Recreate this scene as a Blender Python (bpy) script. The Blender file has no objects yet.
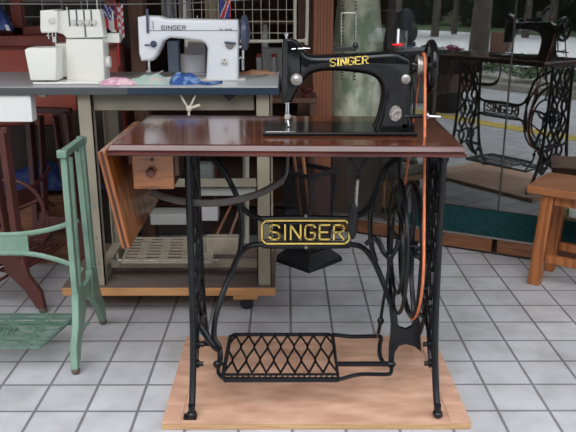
import bpy, bmesh, math, random
from math import sin, cos, tan, atan, atan2, pi, radians, sqrt
from mathutils import Vector, Matrix, noise
random.seed(7)
C = bpy.context.scene.collection
V = Vector
# ---------------------------------------------------------------- camera model
F, PITCH, H = 731.0, radians(16.96), 1.15
CX = 286.0
def P(px, py, Y):
    """point of the photograph's (px,py) at forward distance Y"""
    a = atan((py-216)/F)+PITCH
    h = Y*tan(a); zc = Y*cos(PITCH)+h*sin(PITCH)
    return V(((px-CX)*zc/F, Y, H-h))
def G(px, py, z):
    a = atan((py-216)/F)+PITCH
    return P(px, py, (H-z)/tan(a))
cam = bpy.data.cameras.new('camera'); cam.sensor_width = 36; cam.lens = 36*F/576; cam.clip_start = .02; cam.clip_end = 300
co = bpy.data.objects.new('camera', cam); C.objects.link(co)
co.location = (0, 0, H); co.rotation_euler = (pi/2-PITCH, 0, -.0028)
bpy.context.scene.camera = co
# ---------------------------------------------------------------- materials
MATS = {}
def mat(name, col, rough=.5, metal=0, col2=None, kind=None, scale=8, stretch=(1, 1, 1), bump=0, coat=0, spec=.5, lo=.35, hi=.65, detail=6):
    m = bpy.data.materials.new(name); m.use_nodes = True
    nt = m.node_tree; b = nt.nodes['Principled BSDF']
    b.inputs['Base Color'].default_value = (*col, 1)
    b.inputs['Roughness'].default_value = rough; b.inputs['Metallic'].default_value = metal
    b.inputs['Coat Weight'].default_value = coat; b.inputs['Coat Roughness'].default_value = .08
    b.inputs['Specular IOR Level'].default_value = spec
    if col2 is not None or bump:
        tc = nt.nodes.new('ShaderNodeTexCoord'); mp = nt.nodes.new('ShaderNodeMapping')
        mp.inputs['Scale'].default_value = stretch
        nt.links.new(tc.outputs['Object'], mp.inputs['Vector'])
        n = nt.nodes.new('ShaderNodeTexNoise'); n.inputs['Scale'].default_value = scale; n.inputs['Detail'].default_value = detail
        nt.links.new(mp.outputs['Vector'], n.inputs['Vector'])
        src = n.outputs['Fac']
        if kind == 'wood':
            w = nt.nodes.new('ShaderNodeTexWave'); w.inputs['Scale'].default_value = scale*.6; w.inputs['Distortion'].default_value = 6
            w.inputs['Detail'].default_value = 3; w.inputs['Detail Scale'].default_value = 1.5; w.bands_direction = 'Y' if stretch[0] < stretch[1] else 'X'
            nt.links.new(mp.outputs['Vector'], w.inputs['Vector'])
            mx = nt.nodes.new('ShaderNodeMath'); mx.operation = 'MULTIPLY_ADD'; mx.inputs[1].default_value = .45
            ad = nt.nodes.new('ShaderNodeMath'); ad.operation = 'MULTIPLY'; ad.inputs[1].default_value = .6
            nt.links.new(n.outputs['Fac'], ad.inputs[0]); nt.links.new(w.outputs['Fac'], mx.inputs[0]); nt.links.new(ad.outputs[0], mx.inputs[2])
            src = mx.outputs[0]
        if col2 is not None:
            r = nt.nodes.new('ShaderNodeValToRGB'); r.color_ramp.elements[0].position = lo; r.color_ramp.elements[1].position = hi
            r.color_ramp.elements[0].color = (*col, 1); r.color_ramp.elements[1].color = (*col2, 1)
            nt.links.new(src, r.inputs['Fac']); nt.links.new(r.outputs['Color'], b.inputs['Base Color'])
        if bump:
            bp = nt.nodes.new('ShaderNodeBump'); bp.inputs['Strength'].default_value = bump; bp.inputs['Distance'].default_value = .002
            nt.links.new(src, bp.inputs['Height']); nt.links.new(bp.outputs['Normal'], b.inputs['Normal'])
    MATS[name] = m; return m
# wood colours
mat('walnut', (.07, .017, .007), .2, col2=(.17, .045, .016), scale=7, stretch=(.6, 5, 4), coat=.8, spec=.3)
mat('walnut_edge', (.055, .017, .016), .15, col2=(.11, .034, .026), scale=9, stretch=(.6, 3, 3), coat=.22, spec=.35)
mat('leaf_wood', (.12, .030, .007), .3, col2=(.36, .115, .022), scale=9, stretch=(4, 4, .6), coat=.5)
mat('drawer_wood', (.13, .036, .010), .3, col2=(.34, .12, .036), kind='wood', scale=14, stretch=(.6, 2, 4), coat=.4)
mat('dark_groove', (.05, .014, .008), .5)
mat('ply', (.41, .215, .135), .5, col2=(.64, .39, .27), scale=7, stretch=(1, 3, 1), lo=.3, hi=.68, bump=.1, coat=.08)
mat('ply_edge', (.55, .36, .18), .7, col2=(.40, .22, .10), scale=40, stretch=(.2, .2, 6))
mat('stool_wood', (.25, .075, .018), .35, col2=(.38, .13, .035), kind='wood', scale=6, stretch=(3, 3, .6), coat=.3)
mat('stool_top', (.28, .10, .035), .35, col2=(.37, .14, .05), scale=7, stretch=(.8, 3, 3), coat=.3)
mat('dolly_wood', (.42, .20, .07), .6, col2=(.60, .30, .12), scale=9, stretch=(.5, 3, 4))
mat('dolly_top', (.13, .095, .085), .6, col2=(.18, .13, .11), scale=9, stretch=(.5, 3, 4))
mat('sill_wood', (.13, .05, .022), .4, col2=(.24, .10, .045), scale=9, stretch=(1, 1, 9))
mat('post_wood', (.20, .065, .028), .5, col2=(.30, .11, .05), kind='wood', scale=7, stretch=(5, 5, .5))
mat('dark_wood', (.075, .032, .02), .5, col2=(.13, .06, .035), scale=9, stretch=(5, 5, .6))
mat('redwood', (.28, .055, .035), .5, col2=(.36, .08, .05), scale=5)
mat('redwood_dark', (.16, .035, .024), .5, col2=(.20, .045, .03), scale=8)
# metals, paints
mat('black_enamel', (.005, .005, .006), .12, coat=.22, spec=.2, col2=(.010, .010, .011), scale=20)
mat('dull_steel', (.065, .055, .048), .5, col2=(.09, .075, .065), scale=20)
mat('iron', (.005, .0055, .007), .30, coat=.10, spec=.28, col2=(.009, .0095, .011), scale=30)
mat('gold', (1, .76, .20), .45, metal=.0, col2=(.85, .60, .12), scale=60)
mat('badge_red', (.03, .010, .008), .5)
mat('chrome', (.65, .65, .66), .18, metal=1)
mat('nickel', (.44, .41, .38), .4, metal=.7, col2=(.28, .26, .24), scale=90)
mat('beige_steel_shaded', (.20, .175, .13), .5, col2=(.15, .13, .10), scale=7)  # beige steel darkened to put the shade below the bench top into colour
mat('engraved', (.50, .45, .42), .45, metal=.5, col2=(.20, .17, .16), scale=160, lo=.42, hi=.58)
mat('brass', (.65, .45, .18), .3, metal=.8)
mat('belt', (.70, .19, .065), .55, col2=(.55, .14, .05), scale=50)
mat('maroon', (.085, .026, .022), .4, col2=(.11, .034, .028), scale=12)
mat('green_paint', (.21, .33, .25), .45, col2=(.16, .26, .195), scale=14, bump=.2)
mat('green_dark', (.09, .16, .125), .45, col2=(.12, .20, .155), scale=16, bump=.2)
mat('chipped', (.12, .085, .06), .7)
mat('beige_steel', (.34, .30, .22), .45, col2=(.26, .23, .17), scale=7)
mat('beige_grid', (.42, .36, .28), .5, col2=(.32, .27, .2), scale=20)
mat('cream_wire', (.62, .58, .47), .5)
mat('white_plastic', (.88, .87, .80), .35, coat=.2)
mat('white_shade', (.66, .65, .60), .4)
mat('white_enamel', (.84, .85, .87), .3, coat=.3)
mat('slot', (.12, .12, .12), .5)
mat('blue_grey', (.07, .09, .14), .35)
mat('ink_grey', (.10, .12, .15), .5)
mat('laminate', (.34, .33, .34), .3, col2=(.42, .41, .42), scale=3)
mat('white_laminate', (.56, .57, .56), .3)
mat('grey_edge', (.07, .08, .085), .4)
mat('navy_edge', (.02, .035, .065), .4)
mat('white_paint', (.82, .82, .78), .4)
mat('canopy_dark', (.11, .09, .075), .8, col2=(.13, .11, .09), scale=3)
mat('rubber', (.015, .015, .017), .5)
mat('dark_plastic', (.010, .010, .012), .35, spec=.3)
mat('mesh_black', (.012, .012, .016), .4)
mat('teal', (.006, .036, .038), .9, col2=(.010, .052, .052), scale=60, spec=.2)
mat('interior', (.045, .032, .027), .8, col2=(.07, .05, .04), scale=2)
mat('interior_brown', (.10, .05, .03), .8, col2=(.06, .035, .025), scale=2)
mat('alu', (.34, .33, .32), .4, metal=.6)
mat('dark_trim', (.03, .028, .027), .5)
mat('column', (.30, .40, .26), .75, col2=(.96, .95, .76), scale=13, stretch=(1, 1, .5), lo=.38, hi=.58, bump=.3)
mat('tick', (.05, .06, .04), .8)
mat('pink_cloth', (.72, .35, .50), .9, col2=(.85, .60, .62), scale=60, lo=.45, hi=.55)
mat('mint_cloth', (.42, .55, .48), .9, col2=(.68, .50, .46), scale=38, lo=.55, hi=.62)
mat('blue_cloth', (.03, .09, .30), .9, col2=(.20, .32, .55), scale=40, lo=.5, hi=.62)
mat('denim', (.015, .035, .15), .85, col2=(.10, .16, .34), scale=22, lo=.5, hi=.75)
mat('orange_cloth', (.55, .22, .10), .9, col2=(.65, .38, .25), scale=12)
mat('flag_red', (.55, .05, .05), .8); mat('flag_white', (.72, .70, .72), .8); mat('flag_blue', (.05, .06, .24), .8)
mat('grey_cloth', (.33, .33, .34), .9, col2=(.45, .44, .42), scale=4, stretch=(8, 8, .4))
mat('tan_cloth', (.35, .27, .19), .9)
mat('pale_blue', (.40, .52, .66), .5)
mat('paper', (.36, .36, .34), .7)
mat('cream_paper', (.80, .74, .48), .7)
mat('grey_bag', (.20, .22, .20), .8)
mat('orange_wood', (.42, .17, .06), .5)
mat('red_plastic', (.80, .01, .02), .5)
mat('red_cap', (.42, .05, .05), .4); mat('jar', (.48, .46, .46), .3)
mat('grass', (.03, .06, .015), .8, col2=(.06, .10, .03), scale=14)
mat('asphalt', (.70, .69, .67), .85, col2=(.78, .77, .74), scale=5)
mat('pavement', (.25, .235, .22), .85, col2=(.30, .285, .265), scale=4)
mat('yellow_tile', (.55, .40, .06), .7)
mat('concrete', (.32, .29, .25), .85, col2=(.38, .35, .30), scale=4)
mat('bark', (.07, .055, .045), .9, col2=(.12, .10, .08), scale=8)
mat('foliage', (.012, .03, .010), .8, col2=(.04, .075, .02), scale=2.5)
mat('hedge_leaf', (.06, .14, .04), .6); mat('hedge_pale', (.60, .72, .52), .6)
mat('magenta', (.55, .03, .22), .7); mat('flower_leaf', (.05, .10, .03), .7)
mat('far_wall', (.09, .085, .075), .9, col2=(.14, .13, .11), scale=.6)
mat('sign_brown', (.14, .065, .04), .6)
mat('grey_planter', (.22, .25, .25), .8)
def tile_mat():
    m = bpy.data.materials.new('floor_tiles'); m.use_nodes = True; nt = m.node_tree; b = nt.nodes['Principled BSDF']
    tc = nt.nodes.new('ShaderNodeTexCoord'); mp = nt.nodes.new('ShaderNodeMapping')
    s = .148
    # a tile joint runs along x = X0 and one along y = Y0
    a = G(290.3, 300, 0); r0 = G(290, 411.0, 0)
    nt.links.new(tc.outputs['Object'], mp.inputs['Vector'])
    mp.inputs['Location'].default_value = (-.25-a.x, 1.7-r0.y, 0)
    br = nt.nodes.new('ShaderNodeTexBrick'); br.offset = 0; br.squash = 1
    br.inputs['Scale'].default_value = 1; br.inputs['Brick Width'].default_value = s; br.inputs['Row Height'].default_value = s
    br.inputs['Mortar Size'].default_value = .0048; br.inputs['Mortar Smooth'].default_value = .15
    br.inputs['Color1'].default_value = (.425, .425, .435, 1); br.inputs['Color2'].default_value = (.485, .485, .492, 1)
    br.inputs['Mortar'].default_value = (.185, .175, .18, 1); br.inputs['Bias'].default_value = 0
    nt.links.new(mp.outputs['Vector'], br.inputs['Vector'])
    n = nt.nodes.new('ShaderNodeTexNoise'); n.inputs['Scale'].default_value = 9; n.inputs['Detail'].default_value = 8
    nt.links.new(tc.outputs['Object'], n.inputs['Vector'])
    r = nt.nodes.new('ShaderNodeValToRGB'); r.color_ramp.elements[0].color = (.82, .80, .78, 1); r.color_ramp.elements[1].color = (1.05, 1.05, 1.06, 1)
    r.color_ramp.elements[0].position = .3; r.color_ramp.elements[1].position = .6
    nt.links.new(n.outputs['Fac'], r.inputs['Fac'])
    mx = nt.nodes.new('ShaderNodeMix'); mx.data_type = 'RGBA'; mx.blend_type = 'MULTIPLY'; mx.inputs[0].default_value = 1
    nt.links.new(br.outputs['Color'], mx.inputs[6]); nt.links.new(r.outputs['Color'], mx.inputs[7])
    nt.links.new(mx.outputs[2], b.inputs['Base Color']); b.inputs['Roughness'].default_value = .42
    bp = nt.nodes.new('ShaderNodeBump'); bp.inputs['Strength'].default_value = .5; bp.inputs['Distance'].default_value = .002; bp.invert = True
    nt.links.new(br.outputs['Fac'], bp.inputs['Height']); nt.links.new(bp.outputs['Normal'], b.inputs['Normal'])
    MATS['tiles'] = m
tile_mat()
def glass_mat(name, refl, tint=(.75, .80, .78)):
    m = bpy.data.materials.new(name); m.use_nodes = True; nt = m.node_tree
    for n in list(nt.nodes): nt.nodes.remove(n)
    out = nt.nodes.new('ShaderNodeOutputMaterial'); t = nt.nodes.new('ShaderNodeBsdfTransparent'); g = nt.nodes.new('ShaderNodeBsdfGlossy')
    t.inputs['Color'].default_value = (*tint, 1); g.inputs['Roughness'].default_value = .012; g.inputs['Color'].default_value = (1, 1, 1, 1)
    mx = nt.nodes.new('ShaderNodeMixShader'); mx.inputs[0].default_value = refl
    nt.links.new(t.outputs[0], mx.inputs[1]); nt.links.new(g.outputs[0], mx.inputs[2]); nt.links.new(mx.outputs[0], out.inputs['Surface'])
    MATS[name] = m
glass_mat('shop_glass', .19); glass_mat('side_glass', .05, (.97, .98, .97))
def mesh_mat():
    m = bpy.data.materials.new('wire_gauze'); m.use_nodes = True; nt = m.node_tree; b = nt.nodes['Principled BSDF']
    b.inputs['Base Color'].default_value = (.02, .02, .025, 1); b.inputs['Alpha'].default_value = .55
    MATS['gauze'] = m
mesh_mat()
# ---------------------------------------------------------------- mesh builder
WL = {}
def smooth(pts, n=6, closed=False):
    pts = [V(p) for p in pts]
    if len(pts) < 3: return pts
    out = []; L = len(pts)
    rng = range(L if closed else L-1)
    for i in rng:
        if closed: p0, p1, p2, p3 = pts[i-1], pts[i], pts[(i+1) % L], pts[(i+2) % L]
        else:
            p1, p2 = pts[i], pts[i+1]
            p0 = pts[i-1] if i else p1*2-p2
            p3 = pts[i+2] if i+2 < L else p2*2-p1
        for k in range(n):
            t = k/n
            out.append(.5*((2*p1)+(p2-p0)*t+(2*p0-5*p1+4*p2-p3)*t*t+(3*p1-p0-3*p2+p3)*t**3))
    if not closed: out.append(pts[-1])
    return out
class B:
    def __init__(s, xf=None): s.bm = bmesh.new(); s.xf = xf; s.mi = 0
    def face(s, vs):
        try: f = s.bm.faces.new(vs); f.material_index = s.mi; return f
        except ValueError: return None
    def box(s, a, b):
        x0, y0, z0 = [min(a[i], b[i]) for i in range(3)]; x1, y1, z1 = [max(a[i], b[i]) for i in range(3)]
        v = [s.bm.verts.new(p) for p in ((x0,y0,z0),(x1,y0,z0),(x1,y1,z0),(x0,y1,z0),(x0,y0,z1),(x1,y0,z1),(x1,y1,z1),(x0,y1,z1))]
        for q in ((0,3,2,1),(4,5,6,7),(0,1,5,4),(1,2,6,5),(2,3,7,6),(3,0,4,7)): s.face([v[i] for i in q])
        return s
    def beam(s, a, b, w, d, ref=(0, 0, 1)):
        """rectangular bar from a to b: w across, d along ref"""
        a, b = V(a), V(b); t = (b-a).normalized(); r = V(ref); u = t.cross(r)
        if u.length < 1e-4: u = t.cross(V((1, 0, 0)))
        u.normalize(); r = u.cross(t).normalized()
        v = []
        for p in (a, b):
            for (i, j) in ((-1,-1),(1,-1),(1,1),(-1,1)): v.append(s.bm.verts.new(p+u*i*w/2+r*j*d/2))
        for q in ((3,2,1,0),(4,5,6,7),(0,1,5,4),(1,2,6,5),(2,3,7,6),(3,0,4,7)): s.face([v[i] for i in q])
        return s
    def tube(s, pts, r, ry=None, n=8, sm=5, closed=False, ref=None):
        P_ = smooth(pts, sm, closed) if sm > 1 else [V(p) for p in pts]
        L = len(P_); rs = r if isinstance(r, (list, tuple)) else None
        rings = []; prev = None
        for i, p in enumerate(P_):
            if closed: t = P_[(i+1) % L]-P_[i-1]
            else: t = P_[min(i+1, L-1)]-P_[max(i-1, 0)]
            t.normalize()
            if ref is not None: u = t.cross(V(ref))
            else:
                if prev is None: prev = V((0, 0, 1)) if abs(t.z) < .9 else V((1, 0, 0))
                u = t.cross(prev)
            if u.length < 1e-5: u = t.orthogonal()
            u.normalize(); w = u.cross(t).normalized()
            if ref is None: prev = w
            if rs: f = i/(L-1)*(len(rs)-1); k = min(int(f), len(rs)-2); rr = rs[k]+(rs[k+1]-rs[k])*(f-k)
            else: rr = r
            rw = ry if ry is not None else rr
            rings.append([s.bm.verts.new(p+u*rr*cos(2*pi*j/n)+w*rw*sin(2*pi*j/n)) for j in range(n)])
        m = L if closed else L-1
        for i in range(m):
            a, b = rings[i], rings[(i+1) % L]
            for j in range(n): s.face([a[j], a[(j+1) % n], b[(j+1) % n], b[j]])
        if not closed: s.face(rings[0][::-1]); s.face(rings[-1])
        return s
    def lathe(s, prof, c, axis='z', n=24, ang=None):
        """prof: list of (radius, along axis)"""
        c = V(c); rings = []
        for (r, h) in prof:
            ring = []
            for j in range(n):
                a = 2*pi*j/n; x, y = r*cos(a), r*sin(a)
                p = {'z': V((x, y, h)), 'x': V((h, x, y)), 'y': V((x, h, y))}[axis]
                ring.append(s.bm.verts.new(c+p))
            rings.append(ring)
        for i in range(len(rings)-1):
            for j in range(n): s.face([rings[i][j], rings[i][(j+1) % n], rings[i+1][(j+1) % n], rings[i+1][j]])
        s.face(rings[0][::-1]); s.face(rings[-1]); return s
    def prism(s, poly, d):
        """poly: list of 3D points in one plane, extruded by the vector d"""
        d = V(d); a = [s.bm.verts.new(V(p)) for p in poly]; b = [s.bm.verts.new(V(p)+d) for p in poly]
        L = len(poly); s.face(a); s.face(b[::-1])
        for i in range(L): s.face([a[i], b[i], b[(i+1) % L], a[(i+1) % L]])
        return s
    def ball(s, c, r, sx=1, sy=1, sz=1, seg=14, rings=9):
        m = Matrix.Translation(V(c)) @ Matrix.Diagonal((r*sx, r*sy, r*sz, 1))
        g = bmesh.ops.create_uvsphere(s.bm, u_segments=seg, v_segments=rings, radius=1, matrix=m)
        for v in g['verts']:
            for f in v.link_faces: f.material_index = s.mi
        return s
    def quad(s, a, b, c, d): s.face([s.bm.verts.new(V(p)) for p in (a, b, c, d)]); return s
    def build(s, name, m, parent=None, bevel=0, seg=2, flat=False, solid=0, label=None, subsurf=0):
        bm = s.bm
        bmesh.ops.recalc_face_normals(bm, faces=bm.faces)
        if s.xf is not None: bmesh.ops.transform(bm, matrix=s.xf, verts=bm.verts)
        xs = [v.co for v in bm.verts]
        lo = V([min(p[i] for p in xs) for i in range(3)]); hi = V([max(p[i] for p in xs) for i in range(3)])
        org = (lo+hi)/2
        if parent is None: org.z = lo.z
        bmesh.ops.translate(bm, vec=-org, verts=bm.verts)
        me = bpy.data.meshes.new(name); bm.to_mesh(me); bm.free()
        for k in (m if isinstance(m, (list, tuple)) else [m]): me.materials.append(MATS[k])
        if not flat:
            for p in me.polygons: p.use_smooth = True
            me.set_sharp_from_angle(angle=radians(38))
        o = bpy.data.objects.new(name, me); C.objects.link(o)
        WL[o] = org.copy()
        if parent is not None: o.parent = parent; o.location = org-WL[parent]
        else: o.location = org
        if solid: k = o.modifiers.new('solid', 'SOLIDIFY'); k.thickness = solid; k.offset = 0
        if bevel:
            k = o.modifiers.new('bevel', 'BEVEL'); k.width = bevel; k.segments = seg; k.limit_method = 'ANGLE'; k.angle_limit = radians(35); k.harden_normals = False
        if label: o['label'] = label
        return o
def thing(name, label, cat, loc, group=None):
    o = bpy.data.objects.new(name, None); C.objects.link(o); o.empty_display_size = .05
    o.location = loc; WL[o] = V(loc); return tag(o, label, cat, group)
def tag(o, label=None, cat=None, group=None, kind=None):
    if label: o['label'] = label
    if cat: o['category'] = cat
    if group: o['group'] = group
    if kind: o['kind'] = kind
    return o
def struct(o): o['kind'] = 'structure'; return o
# stroke lettering: segments on a 4 x 6 cell
GL = {'S': [[(3.7,5),(3,6),(1,6),(.3,5),(.3,4),(1,3.2),(3,2.8),(3.7,2),(3.7,1),(3,0),(1,0),(.3,1)]],
      'I': [[(2,0),(2,6)]], 'N': [[(.3,0),(.3,6)],[(.3,6),(3.7,0)],[(3.7,0),(3.7,6)]],
      'G': [[(3.7,5),(3,6),(1,6),(.3,5),(.3,1),(1,0),(3,0),(3.7,1),(3.7,2.8),(2.2,2.8)]],
      'E': [[(3.7,0),(.3,0),(.3,6),(3.7,6)],[(.3,3),(3,3)]],
      'R': [[(.3,0),(.3,6),(3,6),(3.7,5),(3.7,4),(3,3),(.3,3)],[(1.8,3),(3.7,0)]]}
SERIF = {'I': [(2,0),(2,6)], 'N': [(.3,6),(.3,0),(3.7,6)], 'E': [(.3,0),(.3,6)], 'R': [(.3,0),(.3,6),(3.7,0)], 'S': [], 'G': [(3.7,2.8)]}
def letters(bb, word, o, u, v, n, w, h, gap, th, depth, serif=False, vth=None):
    """word drawn from o along u, up v, raised along n"""
    o, u, v, n = V(o), V(u).normalized(), V(v).normalized(), V(n).normalized()
    x = 0
    for ch in word:
        cw = w*(.35 if ch == 'I' else 1)
        def pt(q): return o+u*(x+(q[0]/4*cw if ch != 'I' else cw/2))+v*(q[1]/6*h)
        for line in GL[ch]:
            for a, b in zip(line[:-1], line[1:]):
                A, D = pt(a), pt(b); t = (D-A).normalized()
                tt = th
                if vth and abs(t.dot(v)) > .8: tt = vth
                bb.beam(A-t*th*.45+n*depth/2, D+t*th*.45+n*depth/2, tt, depth, n)
        if serif:
            for q in SERIF[ch]:
                c = pt(q)+n*depth/2; bb.beam(c-u*th*1.5, c+u*th*1.5, th*.7, depth, n)
        x += cw+gap
    return x-gap
# ================================================================ SETTING
TH = radians(-27.3)                                   # direction of the shop front
gu = V((cos(TH), sin(TH), 0)); gn = V((-sin(TH)*1, cos(TH), 0)).normalized()  # gn points inside the shop
g0 = V((.742, 3.261, 0)); gc = gn.dot(g0)
def gl(t, d=0, z=0):
    """point on shop front: t along from g0, d inward"""
    p = g0+gu*t+gn*d; p.z = z; return p
T0 = -.60                                            # left end of the glass front
def refl(px, py, z=0, dist=None):
    p = G(px, py, z) if dist is None else P(px, py, dist)
    return p-gn*2*(gn.dot(V((p.x, p.y, 0)))-gc)
b = B(); b.box((-5, -2.6, -.05), (4.5, 6.0, 0)); struct(b.build('floor', 'tiles', flat=True))
b = B(); b.box((-12, -4.6, -.06), (6, -2.6, -.01)); struct(b.build('trim_1', 'pavement', flat=True))
b = B(); b.box((-34, -16.5, -.09), (16, -4.6, -.05)); tag(b.build('road', 'asphalt', flat=True), kind='structure')
b = B(); b.box((-34, -40, -.12), (16, -16.5, -.03)); struct(b.build('ground', 'grass', flat=True))
b = B(); b.box((-5, .16, 0), (4.5, .36, .004))
for i in range(90):
    for k in range(3): b.box((-4.9+i*.1, .19+k*.055, .004), (-4.85+i*.1, .21+k*.055, .008))
struct(b.build('trim_2', 'yellow_tile', flat=True))
b = B(); b.box((-26, -4.7, -.06), (14, -4.55, .05)); struct(b.build('trim_3', 'concrete'))
# shop front: wooden base, aluminium bead, panes, seams
def slab(t0, t1, d0, d1, z0, z1, m, name, bev=.002, parent=None):
    b = B(); b.prism([gl(t0, d0, z0), gl(t1, d0, z0), gl(t1, d1, z0), gl(t0, d1, z0)], (0, 0, z1-z0)); return b.build(name, m, parent, bevel=bev)
T1 = 1.9; seams = [T0, -.02-.62, .0, .62]
sm = .235
struct(slab(T0, T1, .01, .07, 0, .012, 'dark_trim', 'trim_4'))
bs = [T0, sm-.55, sm, sm+.9, T1]
for i, (a, c) in enumerate(((T0, sm-.012), (sm+.012, T1))):
    struct(slab(a, c, 0, .06, .012, .076, 'sill_wood', 'baseboard_front' if i == 0 else 'baseboard_front_right'))
struct(slab(T0, T1, -.004, .055, .077, .083, 'alu', 'trim_5'))
LEAN = .0045
def pane(t0, t1, m, name):
    b = B(); z0, z1 = .083, 2.4
    lo = [gl(t0, .022, z0), gl(t1, .022, z0), gl(t1, .030, z0), gl(t0, .030, z0)]; dl = gn*LEAN*(z1-z0)
    b.prism(lo, V((dl.x, dl.y, z1-z0))); return struct(b.build(name, m))
TS = -.30
pane(T0, TS-.003, 'side_glass', 'window_1'); pane(TS+.003, sm-.003, 'shop_glass', 'window_2'); pane(sm+.003, T1, 'shop_glass', 'window_4')
struct(slab(TS-.003, TS+.003, .020, .032, .083, 2.4, 'dark_trim', 'trim_11', 0))
struct(slab(sm-.003, sm+.003, .020, .032, .083, 2.4, 'dark_trim', 'trim_6', 0))
# inside the shop window
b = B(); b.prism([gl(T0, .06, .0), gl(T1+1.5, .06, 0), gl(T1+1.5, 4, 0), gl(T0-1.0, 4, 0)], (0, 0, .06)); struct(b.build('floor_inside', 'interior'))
def gp(px, py):
    lo_, hi_2 = 1.0, 8.0
    for _ in range(50):
        m_ = (lo_+hi_2)/2; q_ = P(px, py, m_)
        if gn.dot(V((q_.x, q_.y, 0))) < gc: lo_ = m_
        else: hi_2 = m_
    return gu.dot(q_-g0), q_.z
ta, tb = gp(397, 226)[0], gp(421, 200)[0]
b = B(); b.prism([gl(ta, .012, .084), gl(T1, .012, .084), gl(T1, .012, .195), gl(tb, .012, .205)], gn*.006)
tag(b.build('teal_panel', 'teal', flat=True), 'dark teal panel along the inside foot of the shop window', 'panel', kind=None)
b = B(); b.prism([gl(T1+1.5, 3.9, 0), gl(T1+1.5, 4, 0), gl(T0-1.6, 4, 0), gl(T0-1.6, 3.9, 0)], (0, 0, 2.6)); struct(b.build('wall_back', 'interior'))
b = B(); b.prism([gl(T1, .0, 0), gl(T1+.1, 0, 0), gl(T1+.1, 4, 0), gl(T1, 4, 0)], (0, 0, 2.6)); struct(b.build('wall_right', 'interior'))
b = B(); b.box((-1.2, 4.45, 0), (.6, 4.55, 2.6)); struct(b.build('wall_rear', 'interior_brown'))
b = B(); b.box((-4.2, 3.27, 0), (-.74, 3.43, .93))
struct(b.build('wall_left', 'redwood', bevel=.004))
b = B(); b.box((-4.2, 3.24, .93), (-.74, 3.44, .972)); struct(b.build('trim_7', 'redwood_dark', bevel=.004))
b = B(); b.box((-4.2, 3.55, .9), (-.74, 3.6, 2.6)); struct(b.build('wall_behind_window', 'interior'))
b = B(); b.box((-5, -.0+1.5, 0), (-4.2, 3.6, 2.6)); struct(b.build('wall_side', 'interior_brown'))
# unseen wide canopy added over the shop front to darken the back
b = B(); b.box((-5, 1.35, 2.6), (4.5, 8, 2.75)); struct(b.build('shade_canopy', 'canopy_dark'))
b = B(); b.box((-1.2, 3.45, .0005), (.0, 4.44, .012)); struct(b.build('floor_doorway', 'interior'))
# left window: frame with lead bars
zl = .972
wf = B()
for x in (-4.2, -1.62+.18, -1.22, -.80): wf.box((x, 3.36, zl), (x+.05, 3.42, 2.5))
wf.box((-4.2, 3.36, zl), (-.74, 3.42, zl+.035)); wf.box((-4.2, 3.36, 2.45), (-.74, 3.42, 2.6))
wfo = struct(wf.build('window_3', 'redwood_dark', bevel=.003))
b = B()
for i in range(40): b.box((-4.2+i*.0865, 3.385, zl+.035), (-4.197+i*.0865, 3.39, 2.45))
for k in range(22): b.box((-4.2, 3.385, zl+.075+k*.068), (-.78, 3.39, zl+.078+k*.068))
struct(b.build('lead_bars', 'alu', wfo, flat=True))
b = B(); b.box((-4.2, 3.395, zl+.035), (-.78, 3.399, 2.45)); struct(b.build('pane', 'side_glass', wfo, flat=True))
# brown posts
def post(px0, px1, Y, d, name, m='post_wood'):
    x0, x1 = P(px0, 60, Y).x, P(px1, 60, Y).x
    b = B(); b.box((x0, Y, 0), (x1, Y+d, 2.6)); return struct(b.build(name, m, bevel=.004))
post(131, 146, 3.32, .10, 'trim_8', 'dark_wood')
post(313, 333, 3.44, .10, 'trim_9')
post(298, 313, 3.56, .08, 'trim_10', 'dark_wood')
# ================================================================ STREET (behind the camera, seen in the glass)
def leafy(center, size, n, leaf, mats, weights, name, parent=None, seed=1):
    rnd = random.Random(seed); b = B(); c = V(center)
    for i in range(n):
        d = V((rnd.gauss(0, 1), rnd.gauss(0, 1), rnd.gauss(0, 1))).normalized()*(.55+.45*rnd.random())
        p = c+V((d.x*size[0], d.y*size[1], d.z*size[2]))
        u = V((rnd.gauss(0, 1), rnd.gauss(0, 1), rnd.gauss(0, 1))).normalized(); w = u.orthogonal().normalized(); l = leaf*(.6+.8*rnd.random())
        r = rnd.random(); b.mi = 0
        acc = 0
        for k, wt in enumerate(weights):
            acc += wt
            if r < acc: b.mi = k; break
        b.quad(p-u*l, p-w*l*.5, p+u*l, p+w*l*.5)
    return b.build(name, mats, parent, flat=True)
b = B(); b.box((-9, -2.85, -.05), (.5, -2.0, .09)); planter = b.build('planting_bed', 'concrete', bevel=.01); tag(planter, 'low concrete kerb bed along the street under the pale hedge', 'planter')
hd = thing('hedge', 'low pale green hedge reflected behind the treadle table', 'hedge', (-3.6, -2.4, .1))
for i in range(9):
    leafy((-7.4+i*.86, -2.42, .29), (.46, .34, .17), 900, .035, ['hedge_leaf', 'hedge_pale'], (.62, .38), 'foliage', hd, seed=i+3)
def flowerpot(x, y, z, label, s, gm):
    t = thing('flower_planter', label, 'planter', (x, y, 0), 'flower planters beside the pavement')
    b = B(); b.lathe([(.12*s, 0), (.14*s, .02), (.17*s, z-.12*s), (.19*s, z-.10*s), (.19*s, z-.04*s), (.16*s, z-.04*s)], (x, y, 0), n=20); b.build('pot', gm, t)
    leafy((x, y, z+.02), (.22*s, .22*s, .14*s), 500, .03, ['flower_leaf'], (1,), 'foliage', t, seed=5)
    leafy((x, y, z+.07), (.18*s, .18*s, .12*s), 420 if s < 1.1 else 90, .022, ['magenta'], (1,), 'blossoms', t, seed=6)
p = refl(450, 50, dist=7.6); flowerpot(p.x, p.y, p.z-.10, 'tall dark planter of magenta flowers reflected near the handwheel', 1.0, 'dark_plastic')
p = refl(420, 46, dist=8.4); flowerpot(p.x, p.y, p.z-.14, 'grey planter of sparse magenta flowers reflected behind the red spool pin', 1.25, 'grey_planter')
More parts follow.
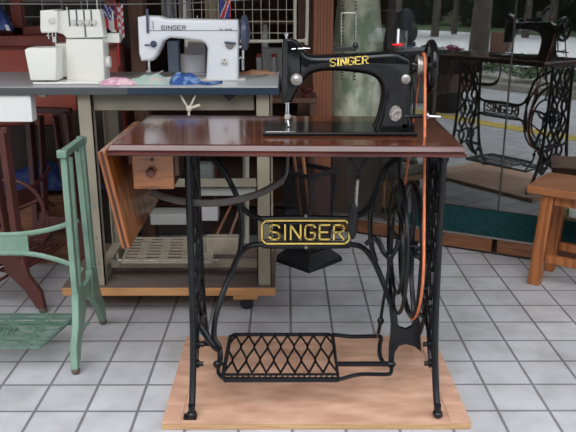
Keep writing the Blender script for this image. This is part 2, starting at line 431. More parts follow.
def tree(x, y, r, h, label, seed, crown=2.2):
    t = thing('street_tree', label, 'tree', (x, y, -.05), 'dark trees along the street')
    b = B(); b.tube([(x, y, -.05), (x+.04, y, h*.5), (x-.03, y+.05, h)], [r*1.3, r, r*.8], n=10)
    for k in range(4):
        a = k*1.6+seed; b.tube([(x, y, h*.9), (x+cos(a)*.7, y+sin(a)*.7, h*1.25), (x+cos(a)*1.2, y+sin(a)*1.2, h*1.5)], [r*.5, r*.3, r*.15], n=7)
    b.build('trunk', 'bark', t)
    leafy((x, y, h+crown*.75), (crown, crown, crown*.85), 2600, .16, ['foliage'], (1,), 'crown', t, seed=seed)
p = refl(477, 60, dist=13.5); tree(p.x, p.y, .15, 3.4, 'nearest dark trunk reflected left of the brown board', 11, 1.2)
k = 0
for (px, D, r) in ((395, 24, .10), (433, 25, .11), (452, 27, .09), (523, 24.5, .10), (548, 26, .12), (600, 25, .13), (340, 25, .12)):
    p = refl(px, 60, dist=D)
    tree(p.x, p.y, r, 2.6+.2*(k % 3), ['thin dark trunk across the road in the glass, first from the column', 'slim trunk across the road reflected behind the handwheel', 'thinnest trunk across the road above the magenta flowers', 'pale lit trunk across the road right of the pane joint', 'trunk across the road above the reflected machine arm', 'trunk across the road at the right end of the reflection', 'broad trunk across the road behind the pale column'][k], 20+k, 1.3); k += 1
b = B(); b.box((-40, -31, -.03), (26, -30, 17))  # height and length stretched to block low sky light
bl = tag(b.build('far_building', 'far_wall'), 'dark building wall beyond the street trees in the glass', 'building')
for i in range(8):
    leafy((-30+i*5.4, -21.5, 1.6), (2.7, 1.5, 2.2), 3600, .24, ['foliage'], (1,), 'shrubbery', None, seed=60+i)
    o = [q for q in C.objects if q.name.startswith('shrubbery')][-1]
    tag(o, 'dark shrub mass beyond the far road edge in the glass', 'shrub', 'shrubs beyond the road')
sg = thing('street_sign', 'brown board on a short post reflected above the black tabletop', 'sign', (refl(502, 60, dist=13).x, refl(502, 60, dist=13).y, 0))
a, c = refl(491, 27, dist=13.0), refl(511, 47, dist=13.0)
ctr = (a+c)/2
b = B(); b.beam((a.x, a.y, ctr.z), (c.x, c.y, ctr.z), .03, abs(a.z-c.z), (0, 0, 1)); b.build('board', 'sign_brown', sg, bevel=.004)
b = B(); b.beam((ctr.x, ctr.y, 0), (ctr.x, ctr.y, ctr.z-abs(a.z-c.z)/2), .20, .08, (1, 0, 0)); b.build('post', 'sign_brown', sg, bevel=.004)

# ================================================================ TREADLE TABLE
BZ = .022
b = B(); bl_, br_, bY0, bY1 = -.341, .507, 1.752, 2.285
base = thing('plywood_base', 'reddish plywood board under the black iron table feet', 'board', (.08, 2.0, 0))
b = B(); b.box((bl_, bY0, .0035), (br_, bY1, BZ-.003)); b.build('core', 'ply_edge', base)
b = B(); b.box((bl_, bY0, BZ-.003), (br_, bY1, BZ)); b.build('face', 'ply', base)
b = B(); b.box((bl_+.002, bY0+.002, 0), (br_-.002, bY1-.002, .0035)); b.build('underside', 'ply', base)
for xa_, xb_ in ((bl_, bl_+.052), (br_-.055, br_)): b = B(); b.box((xa_, bY0, BZ), (xb_, bY1-.02, BZ+.003)); b.build('side_strip', 'ply', base, bevel=.0008)
# faint stamp: ring and characters on the ply
TT = thing('treadle_table', 'varnished walnut treadle sewing table on black cast iron legs, on the plywood board', 'table', (.08, 1.99, BZ))
ZT = .79
ROT = Matrix.Translation((0, 1.99, 0)) @ Matrix.Rotation(radians(-1.6), 4, 'Z') @ Matrix.Translation((0, -1.99, 0))
XL, XR, YF, YB = -.437, .449, 1.772, 2.243
b = B(ROT)
def lyr(x0, x1, y0, y1, z0, z1, bb): bb.box((x0, y0, z0), (x1, y1, z1))
lyr(XL+.0142, XR-.0142, YF+.0142, YB-.0142, ZT-.009, ZT, b)
b.build('tabletop', 'walnut', TT)
b = B(ROT)
# moulded edge: swept profile round the four sides
prof = [(.014, -.0002), (.0085, -.0006), (.0062, -.0018), (.0002, -.0132), (.0035, -.0142), (.003, -.018), (-.002, -.021), (-.002, -.025), (.002, -.028), (.02, -.028), (.02, -.0095), (.014, -.0095)]
cor = [(XL, YF, 1, 1), (XR, YF, -1, 1), (XR, YB, -1, -1), (XL, YB, 1, -1)]
rings = [[b.bm.verts.new((x+sx*o_, y+sy*o_, ZT+h)) for (o_, h) in prof] for (x, y, sx, sy) in cor]
for i in range(4):
    A, D = rings[i], rings[(i+1) % 4]
    for j in range(len(prof)): b.face([A[j], A[(j+1) % len(prof)], D[(j+1) % len(prof)], D[j]])
b.build('moulded_edge', 'walnut_edge', TT)
b = B(ROT); b.box((XL+.021, YF+.021, ZT-.027), (XR-.021, YB-.021, ZT-.0098)); b.build('underside', 'dark_groove', TT)
# drop leaf
lf = B()
tl, bt = V((-.449, 0, .775)), V((-.404, 0, .520))
dn = (bt-tl).normalized(); ou = V((dn.z, 0, -dn.x))*1
if ou.x > 0: ou = -ou
for (y0, y1) in ((1.785, 2.235),):
    q = [tl+V((0, y0, 0)), tl+ou*.022+V((0, y0, 0)), tl+ou*.022+dn*.26+V((0, y0, 0)), tl+dn*.26+V((0, y0, 0))]
    lf.prism(q, (0, y1-y0, 0))
leafo = lf.build('drop_leaf', 'leaf_wood', TT, bevel=.004, seg=3)
lf = B(); q = [tl+ou*.008+V((0, 1.782, 0)), tl+ou*.013+V((0, 1.782, 0)), tl+ou*.013+dn*.258+V((0, 1.782, 0)), tl+ou*.008+dn*.258+V((0, 1.782, 0))]
lf.prism(q, (0, .004, 0)); lf.build('edge_groove', 'dark_groove', leafo)
for y in (1.86, 2.16):
    b = B(); b.box((-.452, y, .752), (-.428, y+.06, .7555)); b.tube([(-.444, y, .757), (-.444, y+.06, .757)], .004, sm=1)
    b.build('hinge', 'brass', TT)
# drawer
dx0, dx1, dz0, dz1, dy = -.402, -.294, .656, .7615, 1.862
d = B(); d.box((dx0+.004, dy+.014, dz0+.003), (dx1-.002, 2.19, dz1-.001)); dr = d.build('drawer', 'dark_wood', TT, bevel=.002)
d = B(); d.box((dx0, dy, dz0), (dx1, dy+.016, dz1)); d.build('drawer_front', 'drawer_wood', dr, bevel=.003, seg=3)
kc = P(151.5, 171.5, dy)
d = B(); d.lathe([(.010, 0), (.0105, -.002), (.006, -.005), (.006, -.009), (.011, -.013), (.0125, -.018), (.010, -.022), (.004, -.024)], (kc.x, dy+.001, kc.z), 'y', 20); d.build('knob', 'walnut_edge', dr)
kc = P(152, 159.5, dy)
d = B(); d.lathe([(.0046, 0), (.0046, -.002)], (kc.x, dy-.0002, kc.z), 'y', 16); d.build('keyhole', 'rubber', dr)
b = B(); b.box((dx1+.001, 1.875, .69), (dx1+.012, 2.18, .7615)); b.build('drawer_runner', 'dark_wood', TT)
b = B(); b.box((dx0-.010, 1.875, .72), (dx0-.001, 2.18, .7615)); b.build('drawer_runner', 'dark_wood', TT)
# leaf support arm
pts = [P(150, 192, 1.96), P(172, 199, 1.95), P(197, 203, 1.95), P(225, 202, 1.96), P(255, 195, 1.99), P(272, 187, 2.02), P(283, 180, 2.04)]
b = B(); b.tube(pts, .0105, ry=.004, n=10, ref=(0, 1, 0))
b.tube([pts[-1], pts[-1]+V((.012, 0, .03)), V((pts[-1].x+.014, pts[-1].y, .752))], .005); b.tube([pts[0], V((pts[0].x-.004, pts[0].y, .70)), V((pts[0].x-.006, pts[0].y, .657))], .005)
b.build('support_arm', 'dull_steel', TT)
# side irons
XI = (-.262, .420)
YC = 2.0
def iron(x, s):
    f = [(1.905, .752), (1.902, .62), (1.895, .45), (1.883, .30), (1.862, .19), (1.825, .10), (1.785, .045), (1.781, .034)]
    b = B()
    for sgn in (1, -1):
        q = [V((x, YC+sgn*(y-YC), z)) for y, z in f]
        b.tube(q, [.0105, .0095, .010, .011, .012, .012, .0115, .012], ry=.0095, n=10, ref=(1, 0, 0))
    # top rail, waist rail and low arch
    b.beam((x, 1.89, .7555), (x, 2.11, .7555), .026, .012)
    b.tube([(x, 1.885, .30), (x, 1.94, .285), (x, YC, .30), (x, 2.06, .285), (x, 2.115, .30)], .008)
    b.tube([(x, 1.855, .165), (x, 1.90, .185), (x, YC, .215), (x, 2.10, .185), (x, 2.145, .165)], .009)
    b.tube([(x, 1.855, .17), (x, 1.90, .125), (x, 1.93, .15), (x, 1.96, .2)], .007); b.tube([(x, 2.145, .17), (x, 2.10, .125), (x, 2.07, .15), (x, 2.04, .2)], .007)
    o = b.build('side_iron', 'iron', TT)
    # scrollwork
    for q, (ph, amp) in enumerate(((0, .026), (pi, .026))):
        for cy in (1.952, 2.048):
            b = B(); b.tube([(x+.003*cos(k), cy+amp*sin(k*pi/2+ph+ (pi/2 if q == 2 else 0)), .742-k*.044) for k in range(13)], .0062, ry=.008, n=8, ref=(1, 0, 0)); b.build('scroll_bar', 'iron', o)
    b = B(); b.tube([(x, YC+.016*sin(k*pi/2), .742-k*.044) for k in range(13)], .006, n=8); b.build('scroll_bar', 'iron', o)
    for cz in (.62, .44): b = B(); b.tube([(x, YC+.04*cos(t*pi/4), cz+.05*sin(t*pi/4)) for t in range(8)], .006, closed=True); b.build('scroll_ring', 'iron', o)
    for sgn in (1, -1):
        yy = YC-sgn*.221
        b = B(); b.ball((x, yy, BZ+.012), .0135, 1.05, 1.25, .85); b.tube([(x, yy, BZ+.02), (x, yy, BZ+.04)], .009, sm=1)
        if s < 0: b.box((x-.022, yy-.012, BZ), (x+.014, yy+.012, BZ+.007))
        b.build('foot', 'iron', o)
    # bolt bosses on the inner side
    for (yy, zz) in ((1.90, .185), (1.87, .14)): b = B(); b.lathe([(.012, 0), (.012, s*-.014), (.007, s*-.016), (.007, s*-.026)], (x, yy, zz), 'x', 14); b.build('bolt', 'iron', o)
iron(XI[0], -1); iron(XI[1], 1)
# cross brace
yb = 2.075
def PB(lst): return [P(a, c_, d_) for a, c_, d_ in lst]
b = B()
Lx = XI[0]; Rx = XI[1]
b.tube([V((Lx, 2.085, .735))]+PB([(220, 166, yb), (232, 186, yb), (241, 205, yb), (251, 215, yb), (264, 219.5, yb)]), .0085)
b.tube([V((Rx-.01, 2.085, .735))]+PB([(391, 163, yb), (381, 178, yb), (374, 197, yb), (364, 212, yb), (349, 219.5, yb)]), .0085)
b.tube(PB([(238, 199, yb), (241, 216, yb), (242, 232, yb), (240, 250, yb), (237, 258, yb)]), .0075)
b.tube(PB([(376, 190, yb), (371, 212, yb), (370, 230, yb), (372, 248, yb), (376, 262, yb)]), .0075)
b.tube(PB([(264, 244, yb), (250, 246, yb), (239, 255, yb), (230, 276, 2.06), (221, 298, 2.03), (215, 320, 2.0), (214, 338, 1.98), (219, 347, 1.97), (220, 360, 1.955), (217, 368, 1.95)]), .0088)
b.tube(PB([(349, 244, yb), (363, 248, yb), (374, 262, yb), (384, 285, 2.05), (392, 308, 2.02), (395, 326, 1.99), (392, 342, 1.97), (391, 366, 1.945)]), .0088)
b.prism([P(x_, y_, 1.96) for x_, y_ in ((389, 306), (395, 320), (400, 328), (406, 330), (412, 327), (416, 318), (420, 322), (421, 352), (415, 347), (406, 344), (399, 346), (395, 352), (393, 364), (389, 364), (390, 345), (391, 325))], (0, .014, 0))
b.tube(PB([(220, 350, 1.96), (213, 345, 1.975)])+[V((Lx, 1.995, .205))], .010)
b.tube([P(262, 219, yb), P(306, 218.3, yb), P(350, 219, yb)], .0095); b.tube([P(262, 246, yb), P(306, 246.5, yb), P(350, 246, yb)], .008)
br = b.build('cross_brace', 'iron', TT)
# name plate: open casting, gilt rim and letters
pl0, pl1 = P(262, 243.5, yb-.012), P(349.5, 220.5, yb-.012)
x0, x1, z0, z1 = pl0.x, pl1.x, pl0.z, pl1.z; ch = .012; fw = .0045
def octo(i): return [(x0+i, z0+ch), (x0+ch, z0+i), (x1-ch, z0+i), (x1-i, z0+ch), (x1-i, z1-ch), (x1-ch, z1-i), (x0+ch, z1-i), (x0+i, z1-ch)]
b = B(); oc = octo(0); yb2 = yb-.012
for i in range(8):
    a, c = oc[i], oc[(i+1) % 8]; A, D = V((a[0], yb2+.005, a[1])), V((c[0], yb2+.005, c[1])); t = (D-A).normalized()*.002
    b.beam(A-t, D+t, .007, .012, (0, 1, 0))
b.box((x0+.004, yb2+.003, z0+.009), (x1-.004, yb2+.007, z0+.012)); b.box((x0+.004, yb2+.003, z1-.012), (x1-.004, yb2+.007, z1-.009))
wd, ht = x1-x0, z1-z0
lw = .0345; gp = .0082
letters(b, 'SINGER', (x0+.020, yb2+.0005, z0+.0135), (1, 0, 0), (0, 0, 1), (0, 1, 0), lw, ht-.027, gp, .0058, .010)
plo = b.build('name_plate', 'iron', br)
b = B()
oc = octo(.0)
for i in range(8):
    a, c = oc[i], oc[(i+1) % 8]; A, D = V((a[0], yb2-.0018, a[1])), V((c[0], yb2-.0018, c[1])); t = (D-A).normalized()*.0015
    b.beam(A-t, D+t, .005, .0015, (0, 1, 0))
letters(b, 'SINGER', (x0+.020, yb2-.001, z0+.0135), (1, 0, 0), (0, 0, 1), (0, -1, 0), lw, ht-.027, gp, .005, .0015)
b.build('gilt_lettering', 'gold', br, label='gilt SINGER lettering and rim')
for py_ in (216, 247.5): b = B(); b.ball(P(306, py_, yb-.012), .006); b.build('boss', 'nickel', br)
# treadle
zt = .118
b = B()
c1, c2, c3, c4 = G(222, 378, zt), G(336, 380, zt), G(333.5, 335, zt), G(228, 334, zt)
xl, xr, yf, yk = -.178, .146, (c1.y+c2.y)/2, (c3.y+c4.y)/2
b.tube([(xl, yf+.01, zt), (xl+.002, yk-.015, zt), (xl+.015, yk, zt), (xr-.01, yk, zt), (xr, yk-.01, zt), (xr, yf, zt), (xl+.01, yf, zt), (xl, yf+.01, zt)], .0062, sm=1)
b.box((xl+.004, yf-.006, zt-.007), (xr, yf-.002, zt+.003)); b.box((xl+.004, yf+.024, zt-.003), (xr, yf+.028, zt+.003))
tr = b.build('treadle', 'iron', TT)
b = B(); ncol = 8; sp = (xr-xl)/ncol; nr = 3; y0_, y1_ = yf+.028, yk
for i in range(ncol+1):
    pts = []
    for r_ in range(nr+1):
        yy = y0_+(y1_-y0_)*r_/nr
        s_ = sp*.5*(1 if r_ % 2 else 0)
        for sg_ in (-.0,):
            pts.append((i, r_, yy))
    for sgn in (1, -1):
        q = []
        for r_ in range(nr+1):
            yy = y0_+(y1_-y0_)*r_/nr
            off = sgn*sp*.5*(r_ % 2)
            xx = min(max(xl+i*sp+off, xl), xr)
            e = .10*(y1_-y0_)/nr
            q.append((xx, yy-e if r_ else yy, zt)); q.append((xx, yy+e if r_ < nr else yy, zt))
        if not ((i == 0 and sgn == -1) or (i == ncol and sgn == 1)): b.tube(q, .0036, n=6, sm=1)
for i in range(19):
    xx = xl+.022+i*.0157; b.tube([(xx, yf+.002, zt+.001), (xx+.004, yf+.013, zt+.003), (xx+(.008 if i % 3 else .001), yf+.024, zt+.001)], .0024, n=5)
b.build('lattice', 'iron', tr)
b = B()
zr = .112
b.tube([(xr, yk, zt), G(350, 336.5, zt), G(376, 336.5, zt), G(381, 338, zt), G(379.5, 346, zt), G(380, 356, zt), G(384, 365, zr)], .0068)
b.tube([(xr, G(336, 364, zr).y, zr), G(360, 364, zr), G(388, 364, zr)], .0078)
b.tube([(xr, yf+.01, zt-.008), G(360, 374.5, zt-.008), G(386, 374.5, zt-.008), G(391, 372, zt-.008), G(391.5, 365, zr)], .0058)
b.ball(G(391, 364.5, zr), .0105, 1.4, 1, 1); b.build('treadle_axle', 'iron', tr)
b = B(); b.ball(G(217, 364, zr), .0105, 1.2, 1, 1)
b.tube([G(217, 364, zr), (xl, G(217, 364, zr).y, zr)], .006, sm=1)
b.tube([G(218, 368, zr), G(219, 374, zr), (xl+.01, yf, zt-.006)], .006)
b.build('pivot', 'iron', tr)
# pitman and crank, flywheel
XW = .362; WC = V((XW, 2.0, .44)); WR = .192
b = B(); cr = [V((P(366, 240, 2.0).x, 2.0, .455)), P(374, 238.5, 1.99), P(379, 243, 1.98), P(384, 253, 1.97), P(390, 257, 1.96), P(395, 251, 1.97), P(399, 242, 1.985), P(404, 240, 1.99), V((XW, 2.0, .44))]
b.tube(cr, .0072); b.ball(cr[4], .0115, 1, 1, 1.2); b.ball(cr[1], .009); b.ball(cr[6], .010)
b.tube([V((XW, 2.0, .44)), V((XI[1], 2.0, .44))], .008, sm=1); b.build('crank', 'iron', TT)
b = B(); pm = [cr[4]-V((0, 0, .004)), P(387, 280, 1.965), P(383, 303, 1.985), P(380.5, 321, 2.0)]
b.tube(pm, .0048); b.ball(pm[-1], .0105, 1, 1, 1.1); b.ball(pm[0]-V((0, 0, .012)), .0085, 1, 1, 1.6)
b.tube([pm[-1], P(378.5, 332, 2.0), G(377.5, 337, zt)], .0055); b.build('pitman_rod', 'iron', TT)
b = B()
b.tube([WC+V((0, WR*cos(t*pi/12), WR*sin(t*pi/12))) for t in range(24)], .0095, ry=.008, n=10, sm=2, closed=True, ref=(1, 0, 0))
for t in range(5):
    a = t*2*pi/5+.3
    b.tube([WC+V((0, .02*cos(a), .02*sin(a))), WC+V((0, .09*cos(a+.22), .09*sin(a+.22))), WC+V((0, WR*cos(a+.05), WR*sin(a+.05)))], [.009, .007, .008])
b.lathe([(.0, -.02), (.022, -.018), (.026, 0), (.022, .018), (0, .02)], WC, 'x', 18); b.build('flywheel', 'iron', TT)
b = B(); XG = .322
for rr, cz in ((.197, .45), (.12, .43)):
    b.tube([(XG, 2.0+rr*.93*cos(t*pi/8), cz+rr*sin(t*pi/8)) for t in range(16)], .0055, n=8, sm=3, closed=True)
b.tube([(XG, 2.0, .31), (XG, 2.02, .27), (XG, 2.0, .253)], .005); b.tube([(XG, 2.0, .55), (XG, 1.985, .6), (XG, 2.0, .645)], .005)
b.tube([(XG, 2.0, .645), (XG, 2.02, .70), (XG+.005, 2.03, .754)], .006)
b.tube([(XG, 2.18, .45), (XG+.05, 2.13, .40), (XI[1], 2.11, .36)], .005)
b.build('belt_guard', 'iron', TT)
# belt
HW = V((.366, 1.985, .962)); hr = .034
b = B()
def tangent_belt():
    pts = []
    R1 = WR+.010
    a0 = atan2(HW.z-WC.z, HW.y-WC.y)
    d = (HW-WC).length; be = math.acos((R1-hr)/d)
    for k in range(25):                      # round the flywheel, the far way
        a = a0+be+(2*pi-2*be)*k/24; pts.append(V((XW, WC.y+R1*cos(a), WC.z+R1*sin(a))))
    for k in range(9):
        a = a0-be+2*be*k/8; pts.append(V((HW.x, HW.y+hr*cos(a), HW.z+hr*sin(a))))
    return pts
b.tube(tangent_belt(), .0036, n=8, sm=1, closed=True); tag(b.build('drive_belt', 'belt'), 'orange leather drive belt from the handwheel down to the iron flywheel', 'belt')
# knee lifter under the top
b = B()
kb = P(358, 177, 1.92)
b.tube([P(350, 159, 1.90), P(355, 168, 1.91), kb], .005); b.tube([P(367, 159, 1.90), P(362, 168, 1.91), kb], .005); b.ball(kb+V((0, -.004, 0)), .0075)
kn = b.build('knee_lifter', 'dark_plastic', TT)
b = B(); b.tube([kb, P(356.5, 195, 1.92), P(355.5, 212, 1.91)], .0045); b.build('lever_rod', 'nickel', kn)
pc = P(353, 221, 1.90)
b = B(); b.ball(pc, .028, .5, .4, 1.9, 16, 12); b.build('knee_pad', 'dark_plastic', kn, label='black oval knee pad')

# ================================================================ BLACK SEWING MACHINE
MY = 1.985
def M2(x, y, Y=MY): return P(x, y, Y)
SM = thing('sewing_machine', 'glossy black antique sewing machine with gold lettering mounted in the walnut table', 'sewing machine', (.14, MY, ZT))
bx0, bx1 = P(263, 134, 1.90).x, P(418, 134, 1.90).x
b = B(); b.box((bx0, 1.897, ZT+.0005), (bx1, 2.073, ZT+.010)); b.build('bed', 'black_enamel', SM, bevel=.003, seg=3)
b = B(); b.box((bx0+.006, 1.903, ZT+.010), (bx0+.085, 2.067, ZT+.0115)); b.build('slide_plate', 'chrome', SM, bevel=.0006)
def c3(l): return [P(260+x/2.88, 20+y/2.88, MY) for x, y in l]
arm = c3([(112, 62), (128, 88), (150, 99), (220, 98), (300, 93), (380, 88), (405, 94), (432, 110), (436, 140), (432, 210), (430, 262), (437, 300), (444, 320), (318, 320), (330, 300), (345, 250), (350, 205), (340, 175), (318, 158), (280, 150), (200, 144), (150, 152), (125, 175), (112, 190)])
b = B()
L = len(arm)
# loft of the profile with a rounded cross section (thickness eases towards the outline)
def plate(bb, poly, Y, hw, r, steps=4):
    n = len(poly); cen = sum(poly, V())/n
    area = sum((poly[i].x*poly[(i+1) % n].z-poly[(i+1) % n].x*poly[i].z) for i in range(n)); sg = 1 if area > 0 else -1
    norms = []
    for i in range(n):
        d1 = (poly[i]-poly[i-1]); d2 = (poly[(i+1) % n]-poly[i]); d1.y = d2.y = 0; d1.normalize(); d2.normalize()
        t = (d1+d2); t.normalize(); norms.append(V((-t.z, 0, t.x))*sg)
    rings = []
    seq = [(r*(1-cos(k*pi/2/steps)), -1, hw-r+r*sin(pi/2-k*pi/2/steps)) for k in range(0)]
    prof = [(r*(1-sin(a)), -(hw-r+r*cos(a))) for a in [k*pi/2/steps for k in range(steps+1)]]
    prof = prof+[(i, -y) for i, y in prof[::-1]]
    for inset, y in prof:
        rings.append([bb.bm.verts.new(V((poly[i].x+norms[i].x*inset, Y+y, poly[i].z+norms[i].z*inset))) for i in range(n)])
    for a, c in zip(rings[:-1], rings[1:]):
        for i in range(n): bb.face([a[i], a[(i+1) % n], c[(i+1) % n], c[i]])
    from mathutils.geometry import tessellate_polygon
    for ring in (rings[0], rings[-1]):
        pts2 = [V((v.co.x, v.co.z, 0)) for v in ring]
        for t3 in tessellate_polygon([pts2]): bb.face([ring[i] for i in t3])
    return bb
arm2 = smooth(arm[:13], 3)+smooth(arm[13:], 3)
plate(b, arm2, MY, .034, .017)
b.build('arm', 'black_enamel', SM)
b = B(); hd = c3([(66, 56), (88, 50), (108, 60), (122, 84), (122, 170), (104, 205), (92, 232), (62, 238), (62, 100)])
plate(b, hd, MY, .030, .008); b.build('head', 'black_enamel', SM)
b = B(); b.prism([q+V((0, -.032, 0)) for q in c3([(66, 58), (80, 54), (80, 214), (64, 228)])], (0, .004, 0)); b.build('face_plate', 'alu_dark' if 'alu_dark' in MATS else 'black_enamel', SM, bevel=.001)
b = B()
q = P(286.5, 40, MY); b.tube([q+V((0, 0, .016)), q-V((0, 0, .012))], .0028, sm=1); b.lathe([(.0055, 0), (.0062, .003), (.0055, .006)], q+V((0, 0, .011)), 'z', 16); b.build('pressure_screw', 'chrome', SM)
b = B()
q1 = P(286, 102, MY); q2 = P(286, 128, MY); b.tube([q1+V((.001, 0, .004)), q2+V((0, 0, .014))], .0022, sm=1)
b.tube([q1+V((.006, 0, .004)), V((q1.x+.006, MY, q2.z+.012))], .0026, sm=1); b.box((q1.x-.003, MY-.006, q2.z+.026), (q1.x+.012, MY+.006, q2.z+.038))
b.box((q1.x-.001, MY-.014, ZT+.0125), (q1.x+.011, MY+.006, ZT+.0145)); b.beam((q1.x+.004, MY, ZT+.030), (q1.x+.007, MY-.006, ZT+.0135), .004, .004)
b.build('needle_bar', 'chrome', SM)
b = B(); b.beam(P(284, 118, MY), P(294, 116, MY-.01), .003, .003); b.build('presser_lever', 'chrome', SM)
q = P(296.6, 79.5, MY-.036)
b = B(); b.lathe([(.004, .006), (.0145, .003), (.016, -.001), (.0145, -.004), (.010, -.005), (.0105, -.009), (.006, -.012), (.0, -.013)], q, 'y', 24); b.build('tension_dial', 'nickel', SM)
b = B(); b.tube([P(292, 49, MY-.03), P(304, 48.5, MY-.034)], .0018, sm=1); b.tube([P(303, 34+14, MY-.034), P(310, 48.5, MY-.034)], .0012, sm=1); b.build('thread_guide', 'chrome', SM)
q = P(406, 79.3, MY-.035)
b = B(); b.lathe([(.012, .004), (.0125, -.002), (.010, -.004), (.004, -.005), (.0035, -.008), (0, -.008)], q, 'y', 24); b.build('stitch_regulator', 'nickel', SM)
q = P(395.5, 113.5, MY-.035)
b = B(); b.lathe([(.017, .003), (.018, -.001), (.017, -.003), (0, -.0032)], q, 'y', 28, ); eo = b.build('round_badge', 'engraved', SM)
eo.scale = (.95, 1, 1.18)
# gold SINGER on the arm
q0 = P(330, 66.3, MY-.0345); q1 = P(369.5, 63.2, MY-.0345); u = (q1-q0); wl = u.length
b = B(); hh = P(330, 58.8, MY).z-P(330, 66.0, MY).z
letters(b, 'SINGER', q0, u, (0, 0, 1), (0, -1, 0), wl/6.75, hh, wl/6.75*.23, .0022, .0012, True, .0040); b.build('gold_lettering', 'gold', SM, label='gold SINGER lettering')
# spool pins and the cover on top
b = B(); q = P(342, 49.5, MY); b.box((q.x-.022, MY-.012, q.z-.004), (q.x+.036, MY+.012, q.z+.007)); q = P(355.5, 46.5, MY); b.lathe([(.008, -.006), (.0085, 0), (.006, .008), (.003, .011)], q, 'z', 16); b.build('top_cover', 'black_enamel', SM, bevel=.001)
b = B(); q = P(398, 44.5, MY); q2 = P(397.5, 29, MY); b.tube([q, V((q.x, MY, q2.z))], .0030, sm=1); b.build('spool_pin', 'white_enamel', SM)
b = B(); b.lathe([(.002, -.002), (.0135, -.0015), (.0150, .001), (.0145, .004), (.002, .005)], V((q.x, MY, P(398, 45.3, MY).z)), 'z', 24); b.build('felt_disc', 'red_plastic', SM)
# shaft bush and handwheel
sh = V((0, MY, .962))
b = B(); b.lathe([(.020, P(409, 60, MY).x), (.020, P(414, 60, MY).x), (.014, P(414.5, 60, MY).x), (.014, P(417, 60, MY).x)], sh, 'x', 24); b.build('bush', 'black_enamel', SM)
b = B(); xa = P(416.5, 60, MY).x
b.lathe([(.018, xa), (.030, xa+.001), (.031, xa+.005), (.026, xa+.007), (.026, HW.x-.004), (hr-.004, HW.x), (hr+.002, HW.x+.005), (.030, HW.x+.006)], sh, 'x', 28); b.build('pulley', 'nickel', SM)
xh = .386
b = B(); b.tube([V((xh, MY+.063*cos(t*pi/12), .962+.063*sin(t*pi/12))) for t in range(24)], .0085, ry=.0095, n=12, sm=1, closed=True, ref=(1, 0, 0))
for t in range(6):
    a = t*pi/3+.2; b.tube([V((xh-.006, MY+.015*cos(a), .962+.015*sin(a))), V((xh-.004, MY+.04*cos(a), .962+.04*sin(a))), V((xh, MY+.06*cos(a), .962+.06*sin(a)))], .006, n=8)
b.lathe([(.030, HW.x+.006), (.020, xh-.006), (.018, xh+.004), (.016, xh+.012), (.0, xh+.014)], sh, 'x', 24); b.build('handwheel', 'black_enamel', SM)
# bobbin winder
b = B(); wz = P(410, 116, MY-.02); yw = MY-.03
b.tube([P(404, 117, yw), P(410, 116.5, yw), P(423, 116, yw)], .0052, sm=1)
b.box((P(403, 110, yw).x, yw-.004, ZT+.011), (P(415, 110, yw).x, yw+.022, ZT+.024)); b.tube([P(408, 118, yw), P(409, 126, yw)], .006, sm=1); b.tube([P(414, 116, yw), P(415, 90, MY-.01), P(413, 82, MY)], .004)
wn = b.build('bobbin_winder', 'black_enamel', SM, bevel=.001)
b = B(); b.lathe([(.004, 0), (.012, .002), (.013, .006), (.006, .009)], P(425.5, 116, yw), 'x', 20); b.tube([P(427, 116, yw), P(440.5, 117, yw)], .0042, sm=1); b.build('winder_spindle', 'chrome', wn)

